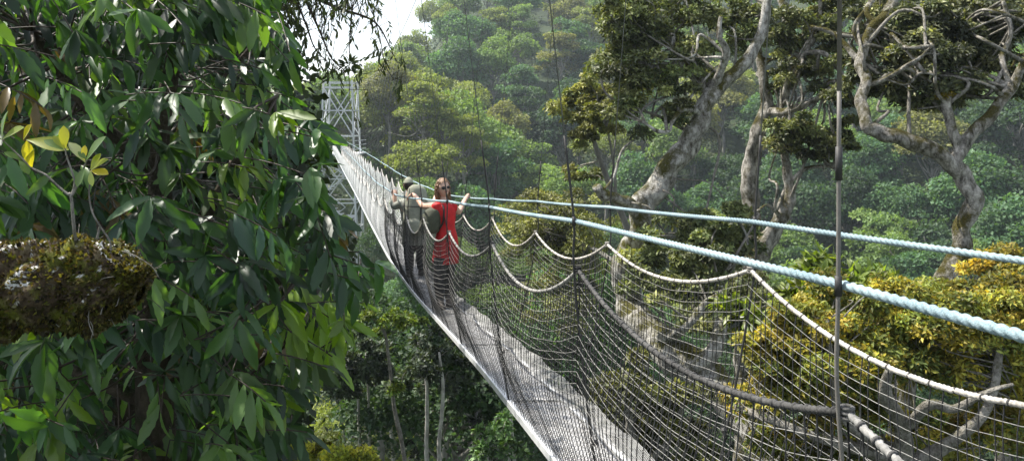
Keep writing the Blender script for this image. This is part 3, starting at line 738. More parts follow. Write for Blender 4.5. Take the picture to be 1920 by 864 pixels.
DGN = [(.07, .10, .05), (.045, .07, .038), (.10, .13, .065), (.035, .05, .03)]
for lab, uu, Y_, r_, cl in (
    ('paired pale straight trunks standing below the walkers at the bottom edge', (800, 826), 22, 4, [(800, 690, 50, 35), (850, 700, 40, 30), (770, 720, 30, 25), (820, 655, 45, 28)]),
    ('tall thin pole tree with dark crown under the middle of the walkway', (960, 905), 26, 4, [(930, 690, 50, 40), (960, 760, 40, 25), (890, 740, 40, 40), (900, 650, 40, 25)]),
    ('slim crooked pale tree below the far end of the left foliage', (690, 668), 24, 3, [(670, 660, 40, 30), (700, 700, 40, 40), (650, 720, 40, 40)]),
    ('bright pale-green layered tree beneath the walkway near the bottom edge', (965,), 20, 3.2, [(930, 800, 40, 12), (960, 830, 45, 12), (915, 845, 40, 12), (950, 775, 28, 8)]),
    ('dusky tree filling the gap between footbridge and lime bush', (740,), 34, 3.5, [(720, 780, 50, 40), (760, 820, 50, 40), (690, 820, 40, 35)])):
    bush('pole_tree', lab, (uu[0], 1300, Y_), [[(a, 1300, Y_, r_ * 1.3), (a + 4, 1000, Y_, r_ * 1.1), (a + RNG.uniform(-8, 8), 850, Y_, r_), (a + RNG.uniform(-10, 10), 740, Y_, r_ * .8), (a + RNG.uniform(-10, 10), 660, Y_, r_ * .5)] for a in uu],
         [(*c, Y_ + RNG.uniform(-1, 1)) for c in cl], DGN if 'bright' not in lab else [(.12, .2, .07), (.08, .15, .05)], .16, 17, bark='bark_pole', lmat='leaf_mid')

# ------------------------------------------------------------------ big-leaved tree, left
OUT_V = [-400, 0, 80, 150, 230, 330, 430, 480, 560, 640, 700, 864, 1300]
OUT_U = [540, 548, 575, 552, 612, 618, 640, 705, 700, 640, 590, 560, 520]
DG = [(.022, .055, .02), (.034, .082, .026), (.022, .052, .03), (.05, .11, .03), (.07, .125, .035)]
def spray_leaves(acc, p, d, n, L, cols, droop=(.3, 1.1), length=.3, whorl=False):
    d = norm(d); side = norm(np.cross(d, [0, 0, 1.]))
    tw = [p + d * length * s - np.array([0, 0, .12 * length * s * s]) for s in np.linspace(0, 1, 5)]
    acc['tw'].append(tw)
    for i in range(n):
        if whorl:
            a = i / n * 6.28 + RNG.uniform(-.2, .2); ax = norm(d * .35 + side * math.cos(a) + np.cross(side, d) * math.sin(a) * .6 - np.array([0, 0, RNG.uniform(.25, .9)])); q = p + d * length
        else:
            s = .2 + .8 * i / (n - 1); sg = -1 if i % 2 else 1
            q = p + d * length * s - np.array([0, 0, .12 * length * s * s])
            ax = norm(side * sg * RNG.uniform(.4, .9) + d * RNG.uniform(.25, .7) - np.array([0, 0, RNG.uniform(*droop)]))
            if i == n - 1: ax = norm(d * .8 - np.array([0, 0, RNG.uniform(*droop)]))
        nr = norm(np.array([RNG.normal(0, .5), -.45 + RNG.normal(0, .5), .9]) + RNG.normal(0, .2, 3))
        acc['pos'].append(q); acc['ax'].append(ax); acc['nr'].append(nr); acc['sz'].append(L * RNG.uniform(.5, 1.2)); acc['col'].append(cols[0])
def bigleaf_tree(name, label, root, Yr, nspr, L, cols, limbs, nleaf=(6, 11), vr=(-260, 900), ur=(-90, 730), shrink=0, whorl=.25, parts=True, lime=0.02):
    t = empty(name, tuple(pp(*root))); tag(t, label, 'tree')
    mb = MB(); pts = []
    for Lm in limbs:
        P4 = smooth_path([(*pp(a[0], a[1], a[2]), a[3] / F * a[2]) for a in Lm], 9); tube(mb, P4[:, :3], P4[:, 3], 9, bump=.06); pts.append(P4[:, :3])
    pts = np.concatenate(pts)
    acc = dict(tw=[], pos=[], ax=[], nr=[], sz=[], col=[]); k = 0; con = mb
    while k < nspr:
        u = RNG.uniform(*ur); v = RNG.uniform(*vr)
        lim = np.interp(v, OUT_V, OUT_U) - shrink
        if u > lim - 25: continue
        Y = RNG.uniform(*Yr); edge = (lim - u)
        if edge < 140: Y = RNG.uniform(Yr[0] + .2, Yr[0] + (Yr[1] - Yr[0]) * .7)
        if Y < 2.9 and v > 380 and u < 420: continue
        p = pp(u, v, Y); k += 1
        d = norm(np.array([.55 + .4 * (edge < 200) + RNG.normal(0, .5), -.35 + RNG.normal(0, .5), RNG.uniform(-.55, .35)]))
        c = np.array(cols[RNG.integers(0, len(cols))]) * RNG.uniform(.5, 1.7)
        if RNG.random() < lime: c = np.array([.12, .19, .02] if RNG.random() < .7 else [.12, .08, .03])
        if vr[1] > 800 and 520 < u < 660 and 530 < v < 660 and lime: c = np.array([.14, .23, .02])  # lit leaf spray: the sunlight is put into its lime colour
        n = int(RNG.integers(*nleaf)); ln = RNG.uniform(.2, .42) * L / .2
        spray_leaves(acc, p - d * ln * .7, d, n, L, [c], length=ln, whorl=RNG.random() < whorl)
        q0 = p - d * ln * .7
        if k % 4 == 0:
            j = np.argmin(np.linalg.norm(pts - q0, axis=1)); b = pts[j]; mm = (b + q0) / 2 + RNG.normal(0, .06, 3) - np.array([0, 0, .08])
            Q = smooth_path([b, mm, q0], 5); tube(con, Q, np.linspace(.010, .003, len(Q)), 5, mi=1)
    lf = MB(); pos = np.array(acc['pos']); ax = np.array(acc['ax']); nr = np.array(acc['nr']); sz = np.array(acc['sz']); col = np.array(acc['col'])
    col = np.clip(col * (1 + RNG.normal(0, .16, (len(col), 1))), .004, .6)
    w = RNG.integers(0, 3, len(pos))
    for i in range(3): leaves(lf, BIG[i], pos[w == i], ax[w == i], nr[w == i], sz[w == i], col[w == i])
    cords(con, np.array(acc['tw']), .0035, 5, mi=1)
    con.build('trunk', [M['bark_dark'], M['stem']], t); lf.build('foliage', M['leaf_big'], t)
    print(name, len(pos), 'leaves')
    return t
LT = [[(330, 1300, 5.2, 60), (300, 900, 5, 40), (285, 640, 4.9, 30), (300, 420, 4.8, 24), (300, 250, 4.7, 18), (330, 80, 4.6, 14), (345, -150, 4.5, 9)],
      [(300, 520, 4.9, 16), (400, 380, 4.8, 12), (470, 250, 4.6, 8), (520, 180, 4.5, 4)], [(290, 640, 4.9, 18), (420, 560, 4.8, 12), (540, 520, 4.6, 8), (620, 480, 4.5, 4)],
      [(290, 700, 5, 14), (450, 700, 4.9, 10), (560, 620, 4.7, 6)], [(300, 330, 4.8, 14), (160, 200, 4.6, 10), (60, 60, 4.4, 7)], [(290, 760, 5, 14), (150, 700, 5, 10), (30, 640, 5, 6)], [(300, 880, 5, 12), (420, 850, 4.9, 9), (520, 800, 4.8, 5)]]
bigleaf_tree('broadleaf_tree', 'nearest tree with long drooping glossy leaves filling the left side', (330, 1300, 5.2), (3.6, 6.2), 720, .19, DG, LT, lime=.06, vr=(-140, 900))
LT2 = [[(200, 1300, 8.5, 50), (220, 700, 8.2, 34), (200, 300, 8, 22), (190, -150, 8, 12)], [(220, 600, 8.2, 14), (420, 480, 8, 9), (540, 430, 7.8, 5)], [(210, 400, 8, 14), (380, 200, 7.8, 9), (470, 90, 7.6, 5)], [(215, 700, 8.2, 14), (420, 760, 8, 9), (520, 760, 7.8, 5)]]
bigleaf_tree('broadleaf_tree', 'tree with shade-darkened leaves standing close behind the nearest drooping-leaved tree', (200, 1300, 8.5), (6.6, 9.5), 620, .25, [(.010, .023, .008), (.014, .032, .011)], LT2, shrink=35, lime=0, vr=(-140, 900))  # canopy shade is put into these dark leaf colours
# dense shaded thicket behind everything on the left bank
def thicket():
    t = empty('thicket_tree', tuple(pp(100, 1200, 13))); tag(t, 'dim dense small-leaved tree deep behind the left foliage', 'tree')
    mb = MB(); C = []; R = []
    for i in range(420):
        u = RNG.uniform(-150, 560); v = RNG.uniform(-420 if u < 330 else -160, 1000)
        if u > np.interp(v, OUT_V, OUT_U) - 70: continue
        C.append(pp(u, v, RNG.uniform(11, 15))); R.append(RNG.uniform(.5, 1.0))
    for i in range(110): C.append((RNG.uniform(-11, -6.2), RNG.uniform(2.5, 10.5), RNG.uniform(4.2, 6.5))); R.append(RNG.uniform(.5, .9))  # unseen canopy above the frame, added to shade the lower-left foliage
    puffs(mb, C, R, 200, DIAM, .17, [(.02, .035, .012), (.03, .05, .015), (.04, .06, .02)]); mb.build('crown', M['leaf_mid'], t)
    mb = MB()
    for a in ([(100, 1200, 13, 40), (90, 600, 13, 30), (60, 100, 13, 20), (50, -250, 13, 10)], [(95, 700, 13, 20), (300, 400, 13, 12), (420, 200, 13, 6)], [(95, 800, 13, 20), (330, 700, 13, 12), (460, 600, 13, 6)], [(60, 100, 13, 20), (-200, -200, 11, 18), (-600, -500, 9, 15), (-900, -900, 7, 10)], [(-200, -200, 11, 14), (-250, -600, 9, 12), (-500, -1100, 7, 10), (-900, -1900, 4.5, 8)]):
        P4 = smooth_path([(*pp(q[0], q[1], q[2]), q[3] / F * q[2]) for q in a], 9); tube(mb, P4[:, :3], P4[:, 3], 8, bump=.1)
    mb.build('trunk', M['bark_dark'], t)
thicket()

# overhanging branch against the sky
def overhang():
    Y = 6.5; t = empty('overhanging_branch', tuple(pp(430, -300, Y))); tag(t, 'dark drooping small-leaved branch hanging against the white sky above the tower', 'branch')
    main = [[(380, -420, Y, 12), (470, -160, Y, 9), (540, -40, Y, 7), (620, 10, Y, 5), (700, 40, Y, 3), (735, 95, Y, 1.5)], [(560, -30, Y, 5), (600, 60, Y - .2, 3), (622, 110, Y - .3, 2), (650, 135, Y - .3, 1.2)],
            [(540, -40, Y, 4), (575, 50, Y + .1, 2.5), (590, 90, Y + .1, 2), (615, 118, Y, 1.2)], [(660, 20, Y, 3), (655, 90, Y, 1.5), (655, 190, Y, .8)], [(700, 30, Y, 2), (712, 70, Y, 1.5), (722, 120, Y, 1), (738, 150, Y, .8)], [(500, -100, Y, 5), (520, 20, Y, 3), (545, 60, Y, 2)]]
    mb = MB(); pts = []
    for a in main:
        P4 = smooth_path([(*pp(q[0], q[1], q[2]), q[3] / F * q[2]) for q in a], 9); tube(mb, P4[:, :3], P4[:, 3] * .7, 6); pts.append(P4[:, :3])
    lf = MB(); pos = []; ax = []
    spots = []
    for P in pts[:]:
        for p in P[6::2]:
            for _ in range(1): spots.append(p)
    for i in range(190): spots.append(pp(RNG.uniform(490, 700), RNG.uniform(-120, 8) * (1 - 0) , Y + RNG.normal(0, .5)))
    for i in range(120): spots.append(pp(RNG.uniform(470, 570), RNG.uniform(-90, 25), Y + .6 + RNG.normal(0, .4)))
    allp = np.concatenate(pts)
    for p in spots:
        q = p + RNG.normal(0, .07, 3); b = allp[np.argmin(np.linalg.norm(allp - q, axis=1))]
        tube(mb, smooth_path([b, (b + q) / 2 + RNG.normal(0, .03, 3), q], 4), .0022, 4); d = norm(np.array([RNG.normal(0, .6), RNG.normal(0, .5), -.5 - RNG.random()]))
        ln = RNG.uniform(.08, .22); Q = np.array([q, q + d * ln * .5 + [.01, 0, 0], q + d * ln]); cords(mb, Q[None], .0018, 3)
        for j in range(7): pos.append(q + d * ln * (j + 1) / 7); ax.append(norm(d * .7 + rdir(1)[0] * .8 - [0, 0, .5]))
    c = pp(655, 122, Y - .3)
    for i in range(60): dd = rdir(1)[0]; pos.append(c + dd * .03); ax.append(dd + [0, 0, .1])
    pos = np.array(pos); ax = np.array(ax)
    leaves(lf, MEDL, pos, ax, rdir(len(pos)) + [0, 0, .5], RNG.uniform(.04, .075, len(pos)), palette([(.03, .05, .015), (.05, .075, .02), (.07, .09, .03)], len(pos)))
    mb.build('twigs', M['bark_dark'], t); lf.build('leaves', M['leaf_mid'], t)
overhang()

# ------------------------------------------------------------------ mossy log with its sapling
def log():
    Y = 2.35; t = empty('mossy_log', tuple(pp(60, 560, Y))); tag(t, 'thick moss and lichen covered broken log jutting in at the left edge', 'log')
    P = smooth_path([pp(-700, 420, 2.6), pp(-350, 480, 2.45), pp(-60, 535, Y), pp(60, 540, Y), pp(150, 538, Y), pp(205, 536, Y), pp(243, 542, Y), pp(264, 550, Y)], 22)
    n = len(P); s = np.linspace(0, 1, n)
    L = np.linalg.norm(P - P[-1], axis=1)
    r = .128 * np.clip(L / .11, 0, 1) ** .45 + .002; r *= 1 - .06 * np.sin(L * 14)
    T, N, B = frames(P); k = 96; a = np.arange(k) / k * 2 * math.pi
    V = P[:, None, :] + r[:, None, None] * (np.cos(a)[None, :, None] * N[:, None, :] + np.sin(a)[None, :, None] * B[:, None, :])
    V = V.reshape(-1, 3); C_ = np.repeat(P, k, 0); out = norm(V - C_)
    dsp = np.array([mnoise.noise(Vector(v * 9)) * .034 + mnoise.noise(Vector(v * 24)) * .020 + abs(mnoise.noise(Vector(v * 80))) * .006 for v in V])
    V = V + out * dsp[:, None]
    mb = MB(); mb.add(V, grid_faces(n, k))
    m, nt, outn = mat('mossy rotten bark'); p = node(nt, 'BsdfPrincipled'); p.inputs['Roughness'].default_value = .95; p.inputs['Specular IOR Level'].default_value = .15; nt.links.new(p.outputs[0], outn.inputs[0])
    f = noise_tex(nt, 26, 9, .72); g = noise_tex(nt, 7, 6, .6); h = noise_tex(nt, 11, 5, .6, dist=1.)
    c1 = ramp(nt, f, [(.34, (.012, .009, .006)), (.52, (.07, .05, .03)), (.66, (.17, .14, .08))])
    c2 = ramp(nt, f, [(.34, (.02, .025, .004)), (.62, (.13, .14, .02))])
    k1 = ramp(nt, g, [(.48, (0, 0, 0)), (.55, (1, 1, 1))]); mx = node(nt, 'Mix'); mx.data_type = 'RGBA'; nt.links.new(k1, mx.inputs[0]); nt.links.new(c1, mx.inputs[6]); nt.links.new(c2, mx.inputs[7])
    geo = node(nt, 'NewGeometry'); sx = node(nt, 'SeparateXYZ'); nt.links.new(geo.outputs['Normal'], sx.inputs[0])
    ma = node(nt, 'Math', operation='MULTIPLY_ADD'); nt.links.new(sx.outputs[2], ma.inputs[0]); ma.inputs[1].default_value = .11; nt.links.new(h, ma.inputs[2])
    k2 = ramp(nt, ma.outputs[0], [(.60, (0, 0, 0)), (.64, (1, 1, 1))]); m3 = node(nt, 'Mix'); m3.data_type = 'RGBA'; nt.links.new(k2, m3.inputs[0]); nt.links.new(mx.outputs[2], m3.inputs[6]); m3.inputs[7].default_value = (.55, .55, .52, 1)
    nt.links.new(m3.outputs[2], p.inputs['Base Color']); bump(nt, f, 1., .012, p)
    mb.build('wood', m, t)
    tf = MB(); idx = RNG.integers(k * 30, len(V), 9000)
    d = norm(out[idx] + RNG.normal(0, .5, (len(idx), 3)) - [0, 0, .25])
    leaves(tf, DIAM, V[idx] - out[idx] * .002, d, rdir(len(idx)), RNG.uniform(.006, .019, len(idx)), palette([(.07, .08, .012), (.10, .07, .025), (.13, .13, .03), (.05, .035, .02), (.03, .03, .01)], len(idx), .4))
    for i in range(26):
        j = RNG.integers(k * 60, len(V)); q = V[j]; dd = norm(out[j] * .4 + RNG.normal(0, .5, 3) - [0, 0, .5]); e = q + dd * RNG.uniform(.03, .09); tube(tf, smooth_path([q, (q + e) / 2 + RNG.normal(0, .008, 3), e], 4), .0011, 4, mi=1)
    tube(tf, smooth_path([pp(228, 470, 2.28), pp(255, 480, 2.26), pp(285, 500, 2.25), pp(298, 520, 2.25)], 6), .0016, 5, mi=1)
    tf.build('moss', [M['leaf_ochre'], M['bark_pale']], t)
    # sapling
    s_ = empty('sapling', tuple(pp(140, 448, 2.3))); tag(s_, 'tiny three-stemmed sapling with yellow-green leaves growing on the mossy log', 'sapling')
    st = MB(); y = 2.3
    stems = [[(142, 455, 3), (138, 420, 3), (133, 368, 2.6), (128, 363, 2)], [(130, 366, 2.2), (110, 350, 2), (86, 328, 1.9), (60, 315, 1.7), (42, 298, 1.6), (18, 275, 1.4), (4, 262, 1.2)], [(134, 368, 2.2), (140, 345, 2), (136, 325, 1.8), (126, 296, 1.5), (122, 278, 1.2)],
             [(136, 366, 2.2), (148, 340, 2), (156, 318, 1.8), (163, 300, 1.2)], [(208, 470, 1.8), (205, 450, 1.8), (188, 425, 1.6), (172, 395, 1.5), (167, 360, 1.4), (170, 335, 1.2), (172, 318, 1)], [(182, 448, 2.4), (186, 430, 2.2), (188, 422, 1.5)]]
    for a in stems:
        P4 = smooth_path([(*pp(q[0], q[1], y), q[2] / F * y) for q in a], 7); tube(st, P4[:, :3], P4[:, 3], 7, bump=.06)
    st.build('stem', M['bark_pale'], s_)
    lf = MB(); g_, yl = (.10, .16, .05), (.42, .34, .03); yg = (.24, .26, .04)
    LV = [((4, 262), (4, 212), g_), ((4, 262), (44, 238), (.2, .24, .06)), ((44, 262), (62, 236), yl), ((60, 315), (58, 270), yl), ((4, 262), (-30, 250), g_), ((50, 262), (118, 274), yg), ((44, 300), (66, 280), g_), ((122, 280), (104, 256), yg), ((122, 280), (120, 240), (.3, .28, .03)),
          ((160, 305), (192, 258), g_), ((160, 305), (134, 268), (.35, .37, .2)), ((158, 300), (158, 275), yl), ((160, 312), (150, 345), g_), ((170, 320), (202, 298), yg), ((170, 320), (206, 322), yl), ((170, 320), (176, 345), (.3, .34, .12)), ((170, 318), (184, 290), yg), ((164, 300), (150, 285), g_), ((40, 300), (20, 285), g_), ((120, 282), (90, 262), g_), ((35, 300), (58, 322), g_)]
    for a, b, c in LV:
        A_, B_ = pp(*a, y), pp(*b, y); B_ = B_ + [0, RNG.uniform(-.025, .01), 0]; ax = B_ - A_
        leaves(lf, leaf_tpl(6, .42, .3, .12, 0, .62), A_[None], ax[None], np.array([[RNG.normal(0, .3), -.7, .7]]), [np.linalg.norm(ax) * 1.1], np.array([c]))
    lf.build('leaves', M['leaf_big'], s_)
log()

# ------------------------------------------------------------------ people
M['skin'] = simple('skin', (.62, .40, .30), .5, 0, 30, .08)
M['red'] = simple('red cotton', (.62, .012, .016), .7, 0, 18, .25, .4, .01)
M['trouser'] = simple('dark trousers', (.035, .033, .035), .8, 0, 20, .3, .4, .01)
M['boot'] = simple('grey boot leather', (.12, .10, .085), .7, 0, 30, .4)
M['hair'] = simple('light brown hair', (.30, .17, .09), .5, 0, 60, .5, .8, .01)
M['pack'] = simple('olive pack fabric', (.075, .08, .05), .8, 0, 22, .35, .4, .01)
M['pack2'] = simple('pale olive pack fabric', (.34, .35, .27), .8, 0, 18, .25, .4, .01)
M['shirt'] = simple('grey green shirt', (.36, .37, .32), .85, 0, 14, .3, .5, .012)
M['strap'] = simple('black webbing', (.02, .02, .02), .7)
M['lens'] = simple('dark lens', (.01, .01, .012), .12)
M['lip'] = simple('lip', (.5, .14, .12), .5)
M['tooth'] = simple('teeth', (.8, .78, .74), .4)

def skin_mesh(joints, edges, radii, root=0, sub=2):
    me = bpy.data.meshes.new('tmp'); me.from_pydata([tuple(map(float, j)) for j in joints], edges, [])
    o = bpy.data.objects.new('tmp', me); COL.objects.link(o)
    md = o.modifiers.new('s', 'SKIN'); md.use_smooth_shade = True
    for i, r in enumerate(radii): me.skin_vertices[0].data[i].radius = (r, r) if not isinstance(r, tuple) else r
    for i in range(len(joints)): me.skin_vertices[0].data[i].use_root = (i == root)
    s2 = o.modifiers.new('sub', 'SUBSURF'); s2.levels = sub; s2.render_levels = sub
    dg = bpy.context.evaluated_depsgraph_get(); dg.update()
    out = bpy.data.meshes.new_from_object(o.evaluated_get(dg))
    bpy.data.objects.remove(o)
    v = np.array([x.co[:] for x in out.vertices]); f = [list(p.vertices) for p in out.polygons]
    f = np.array([q if len(q) == 4 else (q + [q[-1]]) for q in f if len(q) in (3, 4)])
    return v, f
def basis(yaw, pitch=0., roll=0.):
    cy, sy = math.cos(yaw), math.sin(yaw); Rz = np.array([[cy, -sy, 0], [sy, cy, 0], [0, 0, 1]])
    cp, sp_ = math.cos(pitch), math.sin(pitch); Rx = np.array([[1, 0, 0], [0, cp, -sp_], [0, sp_, cp]])
    cr, sr = math.cos(roll), math.sin(roll); Ry = np.array([[cr, 0, sr], [0, 1, 0], [-sr, 0, cr]])
    return Rz @ Rx @ Ry
def head_mesh(c, R, s=1.):
    """face looks along local -y"""
    nu, nv = 40, 32; V = []
    for j in range(nv):
        th = math.pi * j / (nv - 1)
        for i in range(nu):
            ph = 2 * math.pi * i / nu; d = np.array([math.sin(th) * math.sin(ph), -math.sin(th) * math.cos(ph), math.cos(th)])
            x, y, z = d * np.array([.073, .092, .115])
            if z < 0: k = 1 + z / .115 * .30; x *= k; y = y * (1 + z / .115 * .12) if y < 0 else y * k
            fr = max(0., -d[1])
            g = lambda cx, cz, w, h=None: math.exp(-((x - cx) / w) ** 2 - ((z - cz) / (h or w)) ** 2)
            y -= fr ** 2 * (.020 * g(0, -.022, .011, .018) + .010 * g(0, -.005, .009, .02) + .008 * g(0, -.088, .02, .014) + .006 * g(0, -.058, .022, .010) + .006 * g(0, .028, .05, .012)) * 1.2
            y += fr ** 2 * (.010 * g(.029, .004, .014, .01) + .010 * g(-.029, .004, .014, .01) + .003 * g(0, -.048, .02, .004))
            V.append((x, y, z))
    V = np.array(V) * s; f = grid_faces(nv, nu)
    ears = []
    for sx in (-1, 1):
        e = []
        for j in range(8):
            for i in range(10):
                a = 2 * math.pi * i / 10; r = math.sin(math.pi * (j + .3) / 8)
                e.append((sx * (.072 + .009 * math.cos(math.pi * j / 7)), .01 + .014 * r * math.cos(a), -.008 + .028 * r * math.sin(a)))
        ears.append((np.array(e) * s, grid_faces(8, 10)))
    return [((v @ R.T) + c, ff) for v, ff in [(V, f)] + ears]
def loft(mb, rings, k=20, mi=0, fold=0.):
    """rings: (centre, rx, ry, yaw)"""
    Rg = smooth_path([(*c, rx, ry, yw) for c, rx, ry, yw in rings], 6); a = np.arange(k) / k * 2 * math.pi; V = []
    for i, q in enumerate(Rg):
        w = 1 + fold * (np.sin(a * 5 + i * .3) * .6 + np.sin(a * 9 - i * .25) * .4) * (i / len(Rg))
        x = q[3] * np.cos(a) * w; y = q[4] * np.sin(a) * w; cy, sy = math.cos(q[5]), math.sin(q[5])
        V.append(np.stack([q[0] + x * cy - y * sy, q[1] + x * sy + y * cy, np.full(k, q[2])], 1))
    V = np.concatenate(V); n = len(Rg); V = np.concatenate([V, [Rg[0, :3]], [Rg[-1, :3]]]); f = grid_faces(n, k); j = np.arange(0, k, 2)
    f = np.concatenate([f, np.stack([np.full(len(j), n*k), (j+2) % k, (j+1) % k, j], -1), np.stack([np.full(len(j), n*k+1), (n-1)*k+j, (n-1)*k+(j+1) % k, (n-1)*k+(j+2) % k], -1)])
    mb.add(V, f, None, mi)
def hand(J, E, Rd, wrist, i0, fwd, side, curl):
    """palm and five unequal fingers curling round the rope"""
    fwd = norm(fwd); side = norm(side); curl = norm(curl)
    palm = wrist + fwd * .045; J.append(palm); E.append((i0, len(J) - 1)); Rd.append((.028)); pi_ = len(J) - 1
    for q, (o_, ln) in enumerate(((-.027, .036), (-.009, .042), (.009, .039), (.026, .030))):
        a = palm + fwd * .035 + side * o_; b = a + fwd * ln * .6 + curl * ln * .5; c = b + curl * ln * .9 - fwd * ln * .3
        for w, p in enumerate((a, b, c)):
            J.append(p); E.append((pi_ if w == 0 else len(J) - 2, len(J) - 1)); Rd.append((.0095, .0085, .0075)[w])
    a = wrist + fwd * .02 + side * .034; b = a + side * .014 + curl * .03 + fwd * .01; c = b + curl * .022 - side * .004
    for w, p in enumerate((a, b, c)):
        J.append(p); E.append((i0 if w == 0 else len(J) - 2, len(J) - 1)); Rd.append((.012, .010, .008)[w])

def woman():
    y0 = 8.25; Y = y0 * S; fz = float(zd(y0)) * S; fx = float(bp(y0, -.06, 0)[0])
    base = np.array([fx, Y, fz]); t = empty('person', tuple(base)); tag(t, 'person in red sleeveless tunic, dark trousers and sunglasses looking back, holding both handrails', 'person')
    q = lambda u, v, dy=0.: pp(u, v, Y) + [0, dy, 0]
    hipc = q(836, 470); J = [hipc, q(833, 425), q(833, 392), q(832, 376), q(831, 366)]; Rd = [(.11, .10), (.09, .08), (.10, .075), .048, .046]
    E = [(0, 1), (1, 2), (2, 3), (3, 4)]
    def chain(start, pts, rad):
        p = start
        for c, r in zip(pts, rad): J.append(c); E.append((p, len(J) - 1)); Rd.append(r); p = len(J) - 1
        return p
    # legs
    for (hu, ku, au, dy) in ((829, 824, 826, -.07), (843, 838, 841, .08)):
        a = np.array([fx + (au - 833) * .0064, Y + dy, fz + .09])
        chain(0, [q(hu, 478, dy), q(ku, 526, dy), a, a + [.02, -.10 + .0, -.05], a + [.03, -.15, -.055]], [.088, .058, .043, .04, .028])
    # arm to the left handrail, behind her
    yl = 8.85; hl = bp(yl, -RO - .0, float(zr(yl)) + .02 / S)
    w = chain(2, [q(818, 386, -.05), (q(818, 386, -.05) + hl) / 2 + [0, -.02, -.06], hl + [.05, -.03, .03]], [.05, .036, .026])
    hand(J, E, Rd, J[w], w, hl - J[w] + [-.02, 0, .0], np.array([0, 1., 0]), np.array([-.2, 0, -1.]))
    # arm to the right handrail
    yr = 9.0; hr = bp(yr, RO, float(zr(yr)) + .02 / S)
    sh = q(848, 386, .05); el = q(858, 402, .18)
    w = chain(2, [sh, el, hr + [-.03, -.08, .0]], [.052, .04, .028])
    hand(J, E, Rd, J[w], w, hr - J[w] + [0, .03, .03], np.array([0, 1., .2]), np.array([.3, .2, -1.]))
    v, f = skin_mesh(J, E, Rd); mb = MB(); mb.add(v, f)
    hc = q(831, 352.5, -.01); R = basis(math.radians(28), math.radians(-4), math.radians(-6))
    for vv, ff in head_mesh(hc, R, 1.0): mb.add(vv, ff)
    mb.build('body', M['skin'], t)
    lo = lambda x, y, z: hc + R @ np.array([x, y, z])
    # tunic
    mb = MB(); yw = math.radians(35)
    loft(mb, [(q(833, 379), .055, .05, yw), (q(833, 383), .11, .08, yw), (q(834, 392), .14, .10, yw), (q(836, 408), .125, .10, yw), (q(837, 425), .108, .095, yw), (q(837, 445), .135, .12, yw), (q(836, 465), .155, .135, yw), (q(836, 492), .165, .145, yw)], 30, fold=.05)
    for sx, p in ((-1, q(822, 385, -.05)), (1, q(845, 386, .05))):
        loft(mb, [(p + [0, 0, .045], .03, .03, 0), (p + [sx * .01, 0, .02], .062, .06, 0), (p + [sx * .015, 0, -.03], .064, .064, 0), (p + [sx * .01, 0, -.07], .058, .06, 0)], 14)
    mb.build('tunic', M['red'], t)
    mb = MB()
    for (hu, ku, au, dy) in ((829, 824, 826, -.07), (843, 838, 841, .08)):
        a = np.array([fx + (au - 833) * .0064, Y + dy, fz + .12])
        loft(mb, [(q(hu, 480, dy), .095, .095, 0), (q((hu + ku) / 2, 503, dy), .082, .085, 0), (q(ku, 526, dy), .066, .07, 0), ((q(ku, 526, dy) + a) / 2 + [0, .015, 0], .062, .066, 0), (a, .05, .052, 0)], 16, fold=.03)
    mb.build('trousers', M['trouser'], t)
    for (au, dy) in ((826, -.07), (841, .08)):
        mb = MB(); a = np.array([fx + (au - 833) * .0064, Y + dy, fz])
        loft(mb, [(a + [.018, -.05, .008], .055, .135, .15), (a + [.018, -.05, .04], .052, .13, .15), (a + [.01, -.03, .075], .045, .09, .15), (a + [0, 0, .12], .05, .055, 0), (a + [0, 0, .19], .054, .058, 0)], 18)
        mb.build('boot', M['boot'], t)
    # hair: curly locks around the skull and down the neck
    mb = MB()
    for i in range(190):
        a = RNG.uniform(-2.45, 2.45); el_ = RNG.uniform(.25, 1.45)
        # start on the skull, keep the face clear
        d = np.array([math.sin(a) * math.cos(el_), math.cos(a) * math.cos(el_), math.sin(el_)])
        if d[1] < -.35 and el_ < .75: continue
        p0 = d * np.array([.076, .096, .118]); Ln = RNG.uniform(.14, .30) if d[1] > -.2 else RNG.uniform(.07, .14)
        sgn = 1 if p0[0] >= 0 else -1; pts = []
        for s in np.linspace(0, 1, 12):
            h = p0 + np.array([sgn * .018 * min(1, s * 4), .012 * s + (.03 * min(1, s * 3) if p0[1] < .02 else 0), -Ln * s])
            pts.append(lo(*(h + .009 * np.array([math.sin(s * 19 + i), math.cos(s * 17 + i * 2), 0]))))
        tube(mb, pts, np.linspace(.012, .006, 12), 6)
    cap_ = []
    for vv, ff in head_mesh(np.zeros(3), np.eye(3), 1.07)[:1]:
        m_ = vv[:, 2] > (.045 + np.clip(-vv[:, 1] - .02, 0, .1) * .35); m_ |= (vv[:, 1] > .02) & (vv[:, 2] > -.06)
        ff = ff[m_[ff].all(1)]; mb.add((vv @ R.T) + hc, ff)
    mb.build('hair', M['hair'], t)
    mb = MB()
    for sx in (-1, 1):
        P = [lo(sx * .031 + .021 * math.cos(a), -.097 + .012 * abs(sx * .031 + .021 * math.cos(a)) / .05, .006 + .017 * math.sin(a)) for a in np.linspace(0, 2 * math.pi, 13)]
        c = lo(sx * .031, -.103, .006); V = np.array(P[:12] + [c]); mb.add(V, [[12, i, (i + 1) % 12, (i + 2) % 12] for i in range(0, 12, 2)])
        tube(mb, P, .0022, 5); tube(mb, [lo(sx * .05, -.092, .008), lo(sx * .074, -.04, .008), lo(sx * .078, .005, .002)], .002, 5)
    tube(mb, [lo(-.011, -.104, .01), lo(.011, -.104, .01)], .002, 5)
    mb.build('sunglasses', M['lens'], t)
